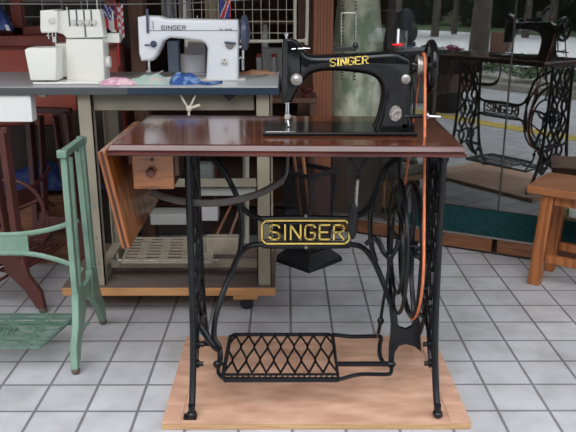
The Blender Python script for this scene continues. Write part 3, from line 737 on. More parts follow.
# ================================================================ GREEN TABLE STAND (left)
def stand(xf, w, htop, dtop, dfoot, m, mt, root, treadle=True, badge=None, tz=.11, th=.012, tread_x=None):
    """cast iron stand: irons in the local YZ plane at x=0 and x=-w, braces between"""
    for x in (0, -w):
        b = B(xf)
        for s in (1, -1):
            b.beam((x, s*dtop, htop-.01), (x, s*(dtop+.012), .22), .024, th*1.6, (1, 0, 0))
            b.beam((x, s*(dtop-.052), htop-.03), (x, s*(dtop-.030), .24), .012, th*1.6, (1, 0, 0))
            b.prism([(x-.011, s*(dtop+.022), .25), (x-.011, s*(dtop-.045), .26), (x-.011, s*(dtop-.055), .16), (x-.011, s*(dtop+.02), .09), (x-.011, s*(dfoot-.016), .02), (x-.011, s*(dfoot+.016), .02), (x-.011, s*(dfoot+.006), .09), (x-.011, s*(dtop+.042), .15)], (.022, 0, 0))
        b.beam((x, -dtop-.010, htop-.008), (x, dtop+.010, htop-.008), .024, .022, (1, 0, 0))
        b.prism([(x-.008, sy_, sz_) for sy_, sz_ in ((-dtop-.01, .26), (-.03, .235), (.03, .235), (dtop+.01, .26), (dtop+.01, .15), (.05, .155), (.025, .185), (-.025, .185), (-.05, .155), (-dtop-.01, .15))], (.016, 0, 0))
        o = b.build('side_iron', m, root, bevel=.003)
        for s in (1, -1):
            b = B(xf); b.ball((x, s*(dfoot+.002), .0135), .0135, 1, 1.2, 1); b.build('foot', 'chipped', o)
            b = B(xf); b.box((x-.017, s*(dtop+.010)-.010, htop-.020), (x+.013, s*(dtop+.010)+.010, htop+.004)); b.build('mounting_lug', m, o, bevel=.003)
    b = B(xf)
    zu, zl_ = htop*.60, htop*.47
    b.tube([(0, -.01, zu+.035), (-w*.15, -.01, zu+.005), (-w*.32, -.01, zu-.012), (-w*.5, -.01, zu-.014), (-w*.68, -.01, zu-.012), (-w*.85, -.01, zu+.005), (-w, -.01, zu+.035)], .009, ry=.006, n=10, ref=(0, 1, 0))
    b.tube([(0, -.01, zl_-.045), (-w*.12, -.01, zl_-.012), (-w*.28, -.01, zl_+.012), (-w*.5, -.01, zl_+.014), (-w*.72, -.01, zl_+.012), (-w*.88, -.01, zl_-.012), (-w, -.01, zl_-.045)], .009, ry=.006, n=10, ref=(0, 1, 0))
    b.box((-w*.72, -.014, zl_+.012), (-w*.28, -.006, zu-.012)); b.build('cross_brace', m, root, bevel=.001)
    if treadle:
        b = B(xf); x0, x1 = tread_x or (-w*.86, -w*.10); y0, y1 = -.190, .045
        for k in range(9): 
            y = y0+(y1-y0)*k/8; sl = .045*(k/8)
            b.beam((x0+.0, y, tz), (x1-.045+sl, y, tz), .010 if k in (0, 8) else .005, .008)
        for k in range(8):
            for j in range(4):
                xx = x0+(x1-x0)*(j+.5+.25*(k % 2))/4.6; yy = y0+(y1-y0)*(k+.5)/8; hs = (y1-y0)/16*.92
                b.beam((xx-.02, yy-hs, tz), (xx, yy, tz), .005, .007); b.beam((xx, yy, tz), (xx-.02, yy+hs, tz), .005, .007); b.beam((xx+.022, yy-hs, tz), (xx, yy, tz), .005, .007); b.beam((xx, yy, tz), (xx+.022, yy+hs, tz), .005, .007)
                b.ball((xx, yy, tz), .006, 1, 1, .7, 8, 6)
        b.beam((x1-.045, y0, tz), (x1, y1, tz), .010, .008); b.beam((x0, y0, tz), (x0, y1, tz), .010, .008)
        t_ = b.build('treadle', mt, root)
        b = B(xf); b.tube([(0, 0, tz-.012), (-w, 0, tz-.012)], .006, sm=1); b.build('treadle_axle', mt, t_)
    return root
gx, gy = -.664, 2.245
GS = thing('treadle_stand', 'bare pale green cast iron treadle stand standing left of the walnut table', 'stand', (gx-.3, gy, 0))
stand(Matrix.Translation((gx, gy, 0)), .60, .700, .098, .178, 'green_paint', 'green_dark', GS, tread_x=(-.52, -.052), tz=.10)
gt = [o_ for o_ in C.objects if o_.parent == GS and o_.name.startswith('treadle')][0]
b = B(); letters(b, 'SINGER', (gx-.375, gy-.125, .1045), (1, 0, 0), (0, 1, 0), (0, 0, 1), .026, .050, .006, .005, .004); b.build('raised_lettering', 'green_dark', gt)
# maroon stand, turned side-on
mx, my = -1.075, 2.56
MS = thing('treadle_stand', 'dark maroon cast iron treadle stand behind the green one, under the bench', 'stand', (mx, my+.3, 0))
stand(Matrix.Translation((mx, my, 0)) @ Matrix.Rotation(radians(-103), 4, 'Z'), .44, .70, .085, .165, 'maroon', 'maroon', MS, tread_x=(-.40, -.05), tz=.13, th=.024)
b = B(); b.tube([(mx+.02, my+.14, .33+.14*sin(t*pi/8)) if 0 else (mx+.01+.125*cos(t*pi/8), my+.16, .34+.125*sin(t*pi/8)) for t in range(16)], .009, closed=True)
for t in range(4): b.tube([(mx+.01, my+.16, .34), (mx+.01+.125*cos(t*pi/2+.4), my+.16, .34+.125*sin(t*pi/2+.4))], .006, sm=1)
b.tube([(mx+.01, my+.01, .34), (mx+.01, my+.20, .34)], .010, sm=1)
b.build('flywheel', 'maroon', MS)

# ================================================================ WORKBENCH on a dolly
zb = .846; y0, y1 = 2.5, 2.99
xb1 = P(278, 86, 2.5).x
DZ = .112
DL = thing('wooden_dolly', 'low plywood dolly on castors under the steel bench', 'dolly', (-.43, 2.75, 0))
dxl, dxr = P(62, 290, 2.5).x, P(275, 290, 2.5).x
b = B(); b.box((dxl, 2.5, DZ-.033), (dxr, 3.0, DZ-.002)); b.build('deck', 'dolly_wood', DL, bevel=.002)
b = B(); b.box((dxl, 2.503, DZ-.002), (dxr, 3.0, DZ)); b.build('deck_face', 'dolly_top', DL)
for (x, y) in ((dxr-.11, 2.56), (dxr-.11, 2.93), (dxl+.11, 2.56+.3), (dxl+.11, 2.93)):
    if x > -.5: 
        b = B(); b.box((x-.045, y-.057, DZ-.049), (x+.045, y+.04, DZ-.0335)); b.build('block', 'dolly_wood', DL)
    b = B(); b.prism([(x-.012, y-.014, .05), (x+.014, y-.014, .05), (x+.014, y-.014, .064), (x-.02, y-.014, .064)], (0, .028, 0)); b.box((x-.03, y-.03, .061), (x+.03, y+.03, .0645)); f = b.build('castor', 'alu', DL)
    b = B(); b.lathe([(.02, -.009), (.024, -.006), (.024, .006), (.02, .009)], (x, y, .0241), 'y', 20); b.build('wheel', 'rubber', f)
WB = thing('workbench', 'long steel-framed sewing bench with grey laminate top behind the walnut table', 'workbench', (-.5, 2.75, DZ))
b = B(); b.box((-1.42, y0+.002, zb-.003), (P(125, 80, 2.6).x, y1, zb)); b.build('bench_surface', 'laminate', WB)
b = B(); b.box((P(125, 80, 2.6).x+.0005, y0+.002, zb-.003), (xb1, y1, zb)); b.build('bench_surface', 'white_laminate', WB, label='white right half of the bench surface')
b = B(); b.box((-1.42, y0, zb-.028), (P(128, 90, 2.5).x, y1, zb-.003)); b.build('bench_edge', 'grey_edge', WB, bevel=.002)
b = B(); b.box((P(128, 90, 2.5).x+.0005, y0, zb-.028), (xb1+.004, y1, zb-.003)); b.build('bench_edge', 'navy_edge', WB, bevel=.002, label='navy blue right half of the bench edge')
Xl, Xr = P(86, 120, 2.53).x, P(263, 120, 2.53).x
for X in (Xl, Xr):
    w = .026
    b = B(); b.box((X-w, 2.525, DZ+.0), (X+w, 2.533, zb-.029)); b.box((X-w, 2.525, DZ), (X-w+.004, 2.56, zb-.029)); b.box((X+w-.004, 2.525, DZ), (X+w, 2.56, zb-.029)); lg = b.build('leg', 'beige_steel', WB)
    for zz in (.30, .42, .20): b = B(); b.lathe([(.006, 0), (.006, -.003), (0, -.004)], (X+.004, 2.525, zz), 'y', 12); b.build('bolt', 'alu', lg)
    b = B(); b.box((X-w, 2.90, DZ), (X+w, 2.908, zb-.029)); b.box((X-w, 2.87, DZ), (X-w+.004, 2.908, zb-.029)); b.build('leg', 'beige_steel', WB)
    b = B(); b.box((X-w*.8, 2.5605, DZ+.001), (X+w*.8, 2.869, DZ+.05)); b.build('foot_rail', 'beige_steel', WB, bevel=.004)
b = B(); b.box((Xl+.03, 2.535, zb-.082), (Xr-.03, 2.545, zb-.029)); b.box((Xl+.03, 2.535, zb-.086), (Xr-.03, 2.56, zb-.081)); b.build('apron', 'beige_steel_shaded', WB, bevel=.002)
q1 = P(110, 263, 2.62)
b = B(); b.box((Xl+.03, 2.60, DZ+.04), (Xr-.03, 2.63, DZ+.066)); b.build('crossbar', 'beige_steel', WB, bevel=.002)
b = B(); b.box((Xl+.03, 2.86, .40), (Xr-.03, 2.87, .435)); b.build('crossbar', 'beige_steel', WB, bevel=.002)
# pedal grid
zp = DZ+.078
A1, A2, A3, A4 = G(122, 262, zp), G(212, 262, zp), G(212, 238, zp), G(132, 238, zp)
pe = B()
for k in range(9):
    f = k/8; pe.beam(A1.lerp(A4, f), A2.lerp(A3, f), .007 if k not in (0, 8) else .011, .006)
pe.beam(A1, A4, .010, .008); pe.beam(A2, A3, .010, .008)
for j in range(4):
    for k in range(8):
        f = (k+.5)/8; g = .2+j*.25; c = A1.lerp(A4, f).lerp(A2.lerp(A3, f), g)
        pe.beam(c-V((.016, 0, 0)), c+V((.016, 0, 0)), .012, .006)
pd = pe.build('foot_pedal', 'beige_grid', WB)
b = B(); b.tube([A1+V((-.02, .02, 0)), A2+V((.02, .02, 0))], .006, sm=1); b.build('pedal_axle', 'nickel', pd)
b = B(); b.tube([A1+V((-.02, .02, -.02)), A1+V((-.02, .02, .03))], .006, sm=1); b.build('axle_bracket', 'nickel', pd)
# thread lever hanging from the bench
b = B(); yl = 2.515; q = P(189, 108.5, yl)
b.tube([P(180, 94, yl), P(185, 103, yl), q], .0035); b.tube([P(196, 94, yl), P(192, 103, yl), q], .0035); b.ball(q, .011); b.tube([q, P(200, 105, yl)], .005, sm=1); b.tube([q, P(189, 116, yl)], .0045, sm=1); b.build('lift_lever', 'cream_wire', WB)
b = B(); b.prism([P(221, 93.6, 2.505), P(238, 93.6, 2.505), P(229, 101, 2.505)], (0, .028, 0)); b.build('bracket', 'dark_plastic', WB)
# white drawer at the left
b = B(); a, c = P(-40, 94.5, 2.51), P(33, 122, 2.51); b.box((a.x, 2.51, c.z), (c.x, 2.56, zb-.029)); tag(b.build('bench_drawer', 'white_paint', WB, bevel=.003))
b = B(); a, c = P(38.5, 94, 2.56), P(46, 97, 2.56); b.box((a.x, 2.56, c.z), (c.x, 2.60, zb-.029)); b.build('block', 'cream_wire', WB)

# ================================================================ SERGER
SE = thing('overlock_machine', 'boxy white overlock machine with four tension dials at the left of the bench', 'sewing machine', (P(70, 75, 2.68).x, 2.68, zb))
ys = 2.66
def W(l, Y): return [P(x/4, y/4, Y) for x, y in l]
b = B(); q = W([(268, 155), (415, 152), (423, 300), (270, 309)], ys); 
for v_ in q[2:]: pass
q[2].z = q[3].z = zb+.003
plate(b, q, ys+.03, .045, .006, 3); b.build('body', 'white_plastic', SE)
b = B(); q = W([(222, 48), (270, 40), (398, 38), (416, 150), (266, 153), (252, 138), (222, 130)], ys); plate(b, q, ys+.033, .030, .005, 3); b.build('tension_panel', 'white_plastic', SE)
b = B(); q = W([(160, 42), (205, 38), (232, 44), (232, 130), (166, 133), (160, 120)], ys-.02); plate(b, q, ys+.035, .055, .008, 3); b.build('head', 'white_plastic', SE)
b = B(); q = W([(99, 200), (112, 191), (226, 191), (226, 322), (122, 322), (116, 290), (101, 215)], ys-.10); zmn = zb+.002
for v_ in q: v_.z = max(v_.z, zmn)
plate(b, q, ys-.055, .045, .005, 3); b.build('cloth_plate', 'white_plastic', SE)
b = B(); q = W([(222, 175), (268, 175), (272, 305), (224, 310)], ys-.01)
for v_ in q: v_.z = max(v_.z, zmn)
plate(b, q, ys+.05, .06, .004, 3); b.build('looper_cover', 'white_shade', SE)
b = B()
for xx in (275, 305, 335, 364): b.box((P(xx/4, 20, ys).x, ys+.001, P(0, (148 if xx in (335,) else 105)/4, ys).z), (P((xx+6)/4, 20, ys).x, ys+.004, P(0, 10, ys).z))
b.box((P(268/4, 38, ys).x, ys-.0165, P(0, 155/4, ys-.016).z), (P(415/4, 38, ys).x, ys-.0145, P(0, 152/4, ys-.016).z))
b.build('slots', 'slot', SE)
b = B(); b.box((P(32, 79, ys-.1).x, ys-.095, zb+.0005), (P(105, 79, ys-.01).x, ys+.06, zb+.008)); b.build('base', 'white_plastic', SE, bevel=.002)
for xx in (297, 322, 350, 378):
    q = P(xx/4, 22.3, ys); b = B(); b.lathe([(.009, .004), (.009, -.007), (.007, -.009), (0, -.009)], (q.x, ys+.001, q.z), 'y', 16); b.build('tension_dial', 'white_shade', SE)
q = P(52.5, 21, ys-.02); b = B(); b.lathe([(.012, .002), (.012, -.003), (.008, -.005), (0, -.005)], (q.x, ys-.02, q.z), 'y', 20); b.build('pressure_dial', 'white_shade', SE)
b = B(); 
for xx in (46, 50, 53.5): q = P(xx, 33, ys); b.tube([(q.x, ys+.03, q.z+.004), (q.x, ys+.03, q.z-.022)], .0022, sm=1)
q = P(52.5, 37, ys); b.box((q.x-.006, ys+.02, q.z-.02), (q.x+.008, ys+.04, q.z)); b.tube([(q.x, ys+.03, q.z-.02), (q.x, ys+.03, q.z-.05)], .0015, sm=1)
q = P(44.5, 36, ys); b.tube([(q.x, ys+.03, q.z+.0), (q.x+.02, ys+.03, q.z)], .002, sm=1); b.build('needle_bar', 'chrome', SE)
b = B(); q = P(105, 62, ys+.03); b.lathe([(.012, -.004), (.022, 0), (.023, .012), (.020, .021), (0, .022)], q, 'x', 24); b.build('handwheel', 'white_plastic', SE)
b = B(); a, c = P(108, 33, ys+.08), P(121, 42.5, ys+.08); b.box((a.x, ys+.06, c.z), (c.x, ys+.10, a.z)); b.box((P(103, 36, ys+.08).x, ys+.075, c.z+.008), (a.x, ys+.085, a.z-.006)); st = b.build('spool_stand', 'white_plastic', SE, bevel=.002)
b = B(); q = P(114, 32, ys+.08); b.lathe([(.010, 0), (.010, .006), (.0035, .009), (.003, .07), (.001, .072)], (q.x, q.y, q.z), 'z', 14); b.build('spool_pin', 'white_shade', st)
b = B(); q = P(99.5, 34, ys+.12); b.tube([(q.x, q.y, q.z-.05), (q.x, q.y, q.z+.45)], .0028, sm=1); q = P(88, 10, ys+.06); b.tube([(q.x, q.y, q.z-.01), (q.x, q.y, q.z+.3)], .0010, sm=1); q = P(67.2, 10, ys+.03); b.tube([(q.x, q.y, q.z-.01), (q.x, q.y, q.z+.01)], .0025, sm=1)
b.build('thread_pole', 'white_shade', SE)
# ================================================================ WHITE INDUSTRIAL MACHINE
yw = 2.72
WM = thing('sewing_machine', 'white flat-bed sewing machine with grey lettering at the right of the bench', 'sewing machine', (P(190, 80, yw).x, yw, zb))
def W2(l, Y=yw): return [P(130+x/3.6, y/3.6, Y) for x, y in l]
out = W2([(35, 60), (60, 55), (110, 57), (135, 66), (250, 68), (392, 70), (398, 110), (392, 180), (392, 296), (278, 296), (283, 170), (276, 155), (262, 146), (200, 138), (150, 134), (126, 146), (104, 196), (88, 216), (48, 216), (40, 190)])
for v_ in out: v_.z = max(v_.z, zb+.001)
b = B(); plate(b, out, yw, .045, .012, 4); b.build('arm', 'white_enamel', WM)
b = B(); a = P(130+278/3.6, 80, yw); c = P(238, 80, yw); b.box((a.x-.012, yw-.055, zb+.0005), (c.x+.03, yw+.055, zb+.006)); b.build('bed', 'white_shade', WM, bevel=.002)
b = B(); a, c = P(130+70/3.6, 109/3.6, yw-.046), P(130+388/3.6, 111.5/3.6, yw-.046); b.box((a.x, yw-.0458, c.z), (c.x, yw-.0448, c.z+.0022)); b.box((P(154.9, 20, yw).x, yw-.0462, P(0, 28.5, yw).z), (P(155.6, 20, yw).x, yw-.0445, P(0, 21, yw).z)); b.build('grey_line', 'ink_grey', WM)
q0, q1 = P(161.5, 29.6, yw-.0455), P(186, 29.9, yw-.0455); wl = (q1-q0).length
b = B(); letters(b, 'SINGER', q0, (1, 0, 0), (0, 0, 1), (0, -1, 0), wl/6.6, P(0, 26, yw).z-P(0, 29.8, yw).z, wl/6.6*.25, .0024, .001, vth=.0028); b.build('grey_lettering', 'ink_grey', WM, label='grey SINGER lettering')
b = B()
for (xx, ww) in ((219.5, 3.6), (225, 7.5)):
    for j in range(int(ww/1.2)): a = P(xx+j*1.3, 30.4, yw-.0455); b.box((a.x, yw-.0456, a.z), (a.x+.0026, yw-.045, a.z+.006))
b.build('small_marks', 'ink_grey', WM)
b = B(); q = P(154, 44, yw-.046); b.lathe([(.011, .002), (.012, -.006), (.008, -.010), (.009, -.014), (.004, -.018), (0, -.018)], q, 'y', 20); b.tube([P(145, 45, yw-.047), P(150, 45, yw-.05)], .003, sm=1); b.build('tension_dial', 'blue_grey', WM)
b = B(); q = P(147.3, 9, yw-.055); q2 = P(148, 33, yw-.050); b.beam(q, q2, .009, .006, (0, 1, 0)); b.build('take_up_lever', 'blue_grey', WM, bevel=.002)
b = B(); b.beam(P(224.5, 42.5, yw-.055), P(236, 43.5, yw-.055), .008, .008); b.build('reverse_lever', 'blue_grey', WM, bevel=.002)
b = B(); b.lathe([(.012, .004), (.014, 0), (.010, -.008), (0, -.009)], P(230, 45.5, yw-.047), 'y', 20); b.build('lever_boss', 'nickel', WM)
b = B(); b.lathe([(.013, .002), (.013, -.003), (.010, -.004), (0, -.004)], P(224.5, 61.8, yw-.046), 'y', 20)
b.build('stitch_dial', 'white_shade', WM)
b = B(); b.ball(P(224.5, 60, yw-.050), .003); b.ball(P(223, 63, yw-.050), .0025); b.ball(P(226, 63.5, yw-.050), .0025); b.build('screws', 'ink_grey', WM)
b = B(); q = P(149, 60, yw); b.tube([q, V((q.x, yw, zb+.02))], .0045, sm=1); b.box((q.x-.009, yw-.008, zb+.022), (q.x+.006, yw+.006, zb+.034)); b.box((q.x-.008, yw-.02, zb+.010), (q.x+.008, yw+.008, zb+.013))
q2 = P(163, 71, yw-.02)
for k in range(7): a = V((q.x+.012, yw-.02, zb+.018)).lerp(q2, k/6); b.ball(a, .0028, seg=8, rings=6)
b.tube([V((q.x, yw-.005, zb+.026)), V((q.x+.012, yw-.02, zb+.018)), q2], .0013, sm=1); b.build('needle_bar', 'chrome', WM)
b = B(); xq = P(240, 30, yw).x; zq = P(240, 33, yw).z; b.lathe([(.02, xq-.004), (.02, xq+.004), (.055, xq+.006), (.062, xq+.010), (.062, xq+.024), (.050, xq+.030), (.015, xq+.036), (.0, xq+.038)], (0, yw, zq), 'x', 32); b.build('handwheel', 'blue_grey', WM)
b = B(); q = P(238, 60, yw); b.tube([q, q+V((.016, -.01, .01)), q+V((.02, -.01, -.03))], .004); b.tube([P(238.5, 47, yw), P(243, 46, yw)], .006, sm=1); b.tube([P(243, 50, yw), P(243, 70, yw)], .005, sm=1); b.build('winder', 'chrome', WM)
b = B()
for xx, l in ((197.5, .012), (166, .006)): q = P(xx, 19, yw); b.tube([(q.x, yw, q.z-.004), (q.x, yw, q.z+l)], .0018, sm=1)
b.build('thread_guide', 'chrome', WM)
# cup and fabrics on the bench
b = B(); q = P(193, 72, 2.88); r_ = .046; b.lathe([(r_*.96, zb+.012), (r_, zb+.014), (r_*1.02, zb+.075), (r_*.98, zb+.079), (0, zb+.081)], (q.x, 2.88, 0), 'z', 28)
b.lathe([(.03, zb), (.045, zb+.002), (.03, zb+.012)], (q.x+.01, 2.88, 0), 'z', 20)
tag(b.build('thread_cone', 'white_enamel'), 'white drum-shaped spool behind the white machine arm', 'spool')
def cloth(name, m, label, cx, cy, rx, ry, h, z, seed, ang=0):
    b = B(); n, R = 40, 7; rings = []
    for r in range(R+1):
        f = r/R; ring = []
        for j in range(n):
            a = 2*pi*j/n; k = 1+.22*noise.noise(V((cos(a)*1.3+seed, sin(a)*1.3, 0)))+.10*noise.noise(V((cos(a)*4+seed, sin(a)*4, 3)))
            x, y = cos(a)*rx*f*k, sin(a)*ry*f*k
            zz = h*(1-f**2.5)*(.65+.8*abs(noise.noise(V((x*22+seed, y*22, seed)))))+.001
            if r == R: zz = .0008
            ca, sa = cos(ang), sin(ang)
            ring.append(b.bm.verts.new((cx+x*ca-y*sa, cy+x*sa+y*ca, z+zz)))
        rings.append(ring)
    for a, c in zip(rings[:-1], rings[1:]):
        for j in range(n): b.face([a[j], a[(j+1) % n], c[(j+1) % n], c[j]])
    b.face(rings[-1][::-1])
    o = b.build(name, m); tag(o, label, 'fabric'); o['group'] = 'fabric scraps on the bench'; return o
q = P(119, 81.8, 2.60); cloth('fabric_piece', 'pink_cloth', 'pink patterned fabric folded flat on the bench beside the overlock machine', q.x+.004, 2.575, .074, .038, .028, zb, 1)
q = P(152, 80, 2.60); cloth('fabric_piece', 'mint_cloth', 'pale green flowered fabric under the needle of the white machine', q.x+.0, 2.60, .100, .055, .030, zb, 5)
q = P(185, 80, 2.59); cloth('fabric_piece', 'blue_cloth', 'crumpled blue fabric in front of the white spool', q.x-.002, 2.60, .066, .05, .044, zb, 9)
b = B(); pts = [P(200, 81, 2.58), P(208, 83.5, 2.56), P(213, 81, 2.57), P(222, 79, 2.6)]
for v_ in pts: v_.z = zb+.004
b.tube(pts, [.010, .016, .015, .003], ry=.006, ref=(0, 0, 1)); tag(b.build('fabric_strip', 'blue_cloth'), 'thin blue fabric strip trailing in front of the white machine pillar', 'fabric', 'fabric scraps on the bench')
q = P(258, 74, 2.86); cloth('fabric_piece', 'orange_cloth', 'orange-brown cloth at the back right end of the bench', q.x, 2.9, .075, .03, .018, zb, 14)
b = B(); q = P(250, 78, 2.7); b.tube([P(240, 75.5, 2.72), P(258, 74, 2.78), P(268, 72.5, 2.85)], .003); o = b.build('steel_rod', 'alu'); 
o.location.z = zb+.001; tag(o, 'thin steel rod lying beside the orange cloth on the bench', 'rod')

# ================================================================ things round and behind the bench
# wire rack in the doorway
b = B(); yr = 3.36
RK = thing('wire_rack', 'cream wire grid rack hanging in the doorway behind the bench', 'rack', (P(250, 43, yr).x, yr, P(250, 43, yr).z))
A = P(186, 41, yr); D = P(307, 41, yr); ztop = 1.75
b = B(); b.tube([(A.x, yr, ztop), (A.x, yr, A.z+.04), (A.x+.012, yr, A.z+.010), (A.x+.05, yr, A.z), (D.x-.05, yr, A.z), (D.x-.012, yr, A.z+.010), (D.x, yr, A.z+.05), (D.x, yr, ztop)], .0075, sm=3)
b.tube([(A.x, yr, ztop), (D.x, yr, ztop)], .0075, sm=1); xx = P(295, 20, yr).x; b.tube([(xx, yr, A.z), (xx, yr, ztop)], .0075, sm=1); b.build('frame', 'cream_wire', RK)
b = B(); n = 13
for i in range(1, n): x = A.x+(xx-A.x)*i/n; b.tube([(x, yr, A.z), (x, yr, ztop)], .0014, n=5, sm=1)
for k in range(20): z = A.z+.05*(k+.7); b.tube([(A.x, yr, z), (xx, yr, z)], .0014, n=5, sm=1)
b.build('grid', 'cream_wire', RK)
for X_ in (A.x, D.x):
    b = B(); b.tube([(X_, yr, ztop), (X_, yr, 2.6)], .004, sm=1); b.build('hanger', 'alu', RK)
# shelf inside with goods
SH = thing('display_shelf', 'dark brown shelf unit inside the doorway behind the wire rack', 'shelf', (-.30, 4.0, 0))
zs = P(250, 74, 3.9).z
for (z, nm) in ((.05, 0), (zs-.02, 1), (P(250, 20, 3.9).z, 2), (.45, 3)):
    b = B(); b.box((-.78, 3.85, z-.02), (.12, 4.2, z)); b.build('shelf_board', 'dark_wood', SH, bevel=.002)
for x in (-.80, .12): b = B(); b.box((x, 3.85, 0), (x+.02, 4.2, 1.9)); b.build('side_panel', 'dark_wood', SH)
b = B(); b.box((-.78, 4.2, 0), (.12, 4.21, 1.9)); b.build('back_panel', 'interior_brown', SH)
def boxat(name, m, px0, py0, px1, py1, Y, d, label, cat, z=None, bev=.003, group=None):
    a, c = P(px0, py0, Y), P(px1, py1, Y); z0 = c.z if z is None else z
    b = B(); b.box((a.x, Y, z0), (c.x, Y+d, a.z)); return tag(b.build(name, m, bevel=bev), label, cat, group)
zsh = zs-.02
boxat('storage_box', 'pale_blue', 167, 41, 179, 72, 3.88, .10, 'pale blue box seen under the white machine arm', 'box', zsh)
boxat('storage_box', 'jar', 184, 41, 206, 72, 3.9, .10, 'grey translucent box seen under the white machine arm, above the spool', 'box', zsh)
boxat('storage_box', 'paper', 262, 48, 285, 66, 3.88, .10, 'white box on the shelf below the wire rack', 'box', zsh)
for i, (px, l) in enumerate(((259, 'small grey jar with a dark red cap, left of the white box'), (274, 'small grey jar with a dark red cap in front of the white box'), (289, 'small grey jar with a dark red cap, right of the white box'))):
    q = P(px, 66, 3.86); t = thing('jar', l, 'jar', (q.x, 3.865, zsh), 'red-capped jars on the shelf')
    hz = P(px, 57, 3.86).z
    b = B(); b.lathe([(.014, zsh), (.015, zsh+.004), (.015, hz-.004), (.011, hz)], (q.x, 3.866, 0), 'z', 16); b.build('body', 'jar', t)
    b = B(); b.lathe([(.012, hz), (.012, hz+.014), (.010, hz+.016)], (q.x, 3.866, 0), 'z', 16); b.build('cap', 'red_cap', t)
def hang(name, m, px0, px1, py1, Y, label, cat, ztop=1.6, amp=.01, freq=40, cells=None, mats=None, skew=0, group=None, th=.003):
    a, c = P(px0, py1, Y), P(px1, py1, Y); n, k = 24, 24; b = B(); vs = []
    for i in range(n+1):
        col = []
        for j in range(k+1):
            f = i/n; g = j/k; x = a.x+(c.x-a.x)*f+skew*g*(ztop-a.z); z = a.z+(ztop-a.z)*g+.006*sin(f*9)
            col.append(b.bm.verts.new((x, Y+amp*sin(f*freq*(c.x-a.x)*4)+amp*.4*sin(g*5+f*3), z)))
        vs.append(col)
    for i in range(n):
        for j in range(k):
            b.mi = cells(i/n, j/k) if cells else 0
            b.face([vs[i][j], vs[i+1][j], vs[i+1][j+1], vs[i][j+1]])
    o = b.build(name, mats or m, solid=th); return tag(o, label, cat, group)
hang('hanging_cloth', 'grey_cloth', 163, 178, 36, 3.6, 'pale grey cloth hanging behind the white machine, nearest the dark post', 'cloth', amp=.012, group='cloths hanging in the doorway')
hang('hanging_cloth', 'grey_cloth', 180, 192, 34, 3.62, 'pale grey cloth hanging behind the white machine, left of the wire rack', 'cloth', amp=.012, group='cloths hanging in the doorway')
hang('hanging_cloth', 'tan_cloth', 206, 219, 36, 3.55, 'tan cloth hanging behind the wire rack beside the small flag', 'cloth', amp=.008, group='cloths hanging in the doorway')
q = P(268, 25, 3.8); zq = q.z
b = B(); b.lathe([(.018, zsh), (.02, zsh+.01), (.018, zq-.03), (.010, zq), (.010, zq+.02)], (P(265, 25, 3.95).x, 3.97, 0), 'z', 20); tag(b.build('bottle', 'white_plastic'), 'white bottle standing behind the wire rack', 'bottle')
def stars(f, g):
    if g > .72: return 2 if int(f*8+int(g*22)) % 3 else 1
    return 0 if int(f*4.999) % 2 == 0 else 1
hang('flag', None, 105, 120, 30, 3.20, 'American flag with blue starred canton hanging behind the overlock machine', 'flag', ztop=1.10, amp=.006, cells=lambda f, g: (2 if (int(f*12)+int(g*12)) % 4 else 1) if g > .45 else (0 if (int(f*3.99)) % 2 == 0 else 1), mats=['flag_red', 'flag_white', 'flag_blue'], skew=.0)
hang('checked_pennant', None, 119.5, 125, 38, 3.17, 'narrow red and white checked pennant beside the American flag', 'flag', ztop=1.10, amp=.004, cells=lambda f, g: (int(g*9)+int(f*2)) % 2, mats=['flag_red', 'flag_white'])
def union(f, g):
    d = abs(f-(.2+g*.6))
    return 0 if d < .13 else (1 if d < .2 else (2 if f < .9 else 0))
hang('small_flag', None, 219.5, 231, 19, 3.05, 'small blue and red flag behind the white machine handwheel', 'flag', ztop=1.12, amp=.004, cells=union, mats=['flag_red', 'flag_white', 'flag_blue'])
b = B(); q = P(118, 45, 3.2); b.tube([(q.x, 3.2, 1.12), (q.x, 3.2, P(118, 66, 3.2).z)], .004, sm=1); tag(b.build('ribbon', 'flag_red'), 'thin red ribbon hanging below the American flag', 'ribbon')
# flag line
b = B(); b.tube([(-4.0, 3.19, 1.135), (-.9, 3.19, 1.105), (-.15, 3.06, 1.125), (.15, 3.42, 1.14)], .0025); tag(b.build('flag_line', 'alu'), 'line strung across the shop front carrying the flags', 'line')
# blue coat at far left
b = B(); plate(b, [P(-34, 30, 3.25), P(-24, -8, 3.25), P(-8, 0, 3.25), P(2, 14, 3.25), P(9, 26, 3.25), P(10, 31, 3.25)], 3.285, .03, .012)
for v_ in b.bm.verts: v_.co.z = max(v_.co.z, .9725)
o = b.build('draped_cloth', 'denim'); tag(o, 'dark blue cloth with a pale corner lying on the red ledge at far left', 'cloth')
b = B(); b.prism([P(5, 24.5, 3.25), P(8, 25, 3.25), P(10.5, 30.5, 3.25), P(7, 30.5, 3.25)], (0, .01, 0)); b.build('pale_corner', 'flag_white', o)
# under the bench: crate with blue fabric, boards
CR = boxat('wooden_crate', 'sill_wood', -60, 196, 84, 214, 3.05, .16, 'brown wooden crate under the bench carrying blue fabric', 'crate', .0)
q = P(50, 196, 2.98)
b = B()
o = cloth('fabric_bundle', 'denim', 'dark blue patterned fabric bundle on the crate under the bench', P(46, 190, 3.05).x, 3.135, .24, .07, .13, q.z, 21); o['group'] = 'fabric under the bench'
boxat('back_board', 'interior', -60, 126, 80, 250, 3.24, .025, 'wide black board behind the crate under the bench', 'board', 0)
boxat('back_board', 'interior', 81, 97, 130, 250, 3.24, .025, 'narrow dark board between the bench leg and the drop leaf', 'board', 0)
boxat('wooden_plank', 'interior_brown', 52, 111, 80, 126, 3.20, .03, 'brown plank end behind the bench, above the blue fabric bundle', 'plank', 0)
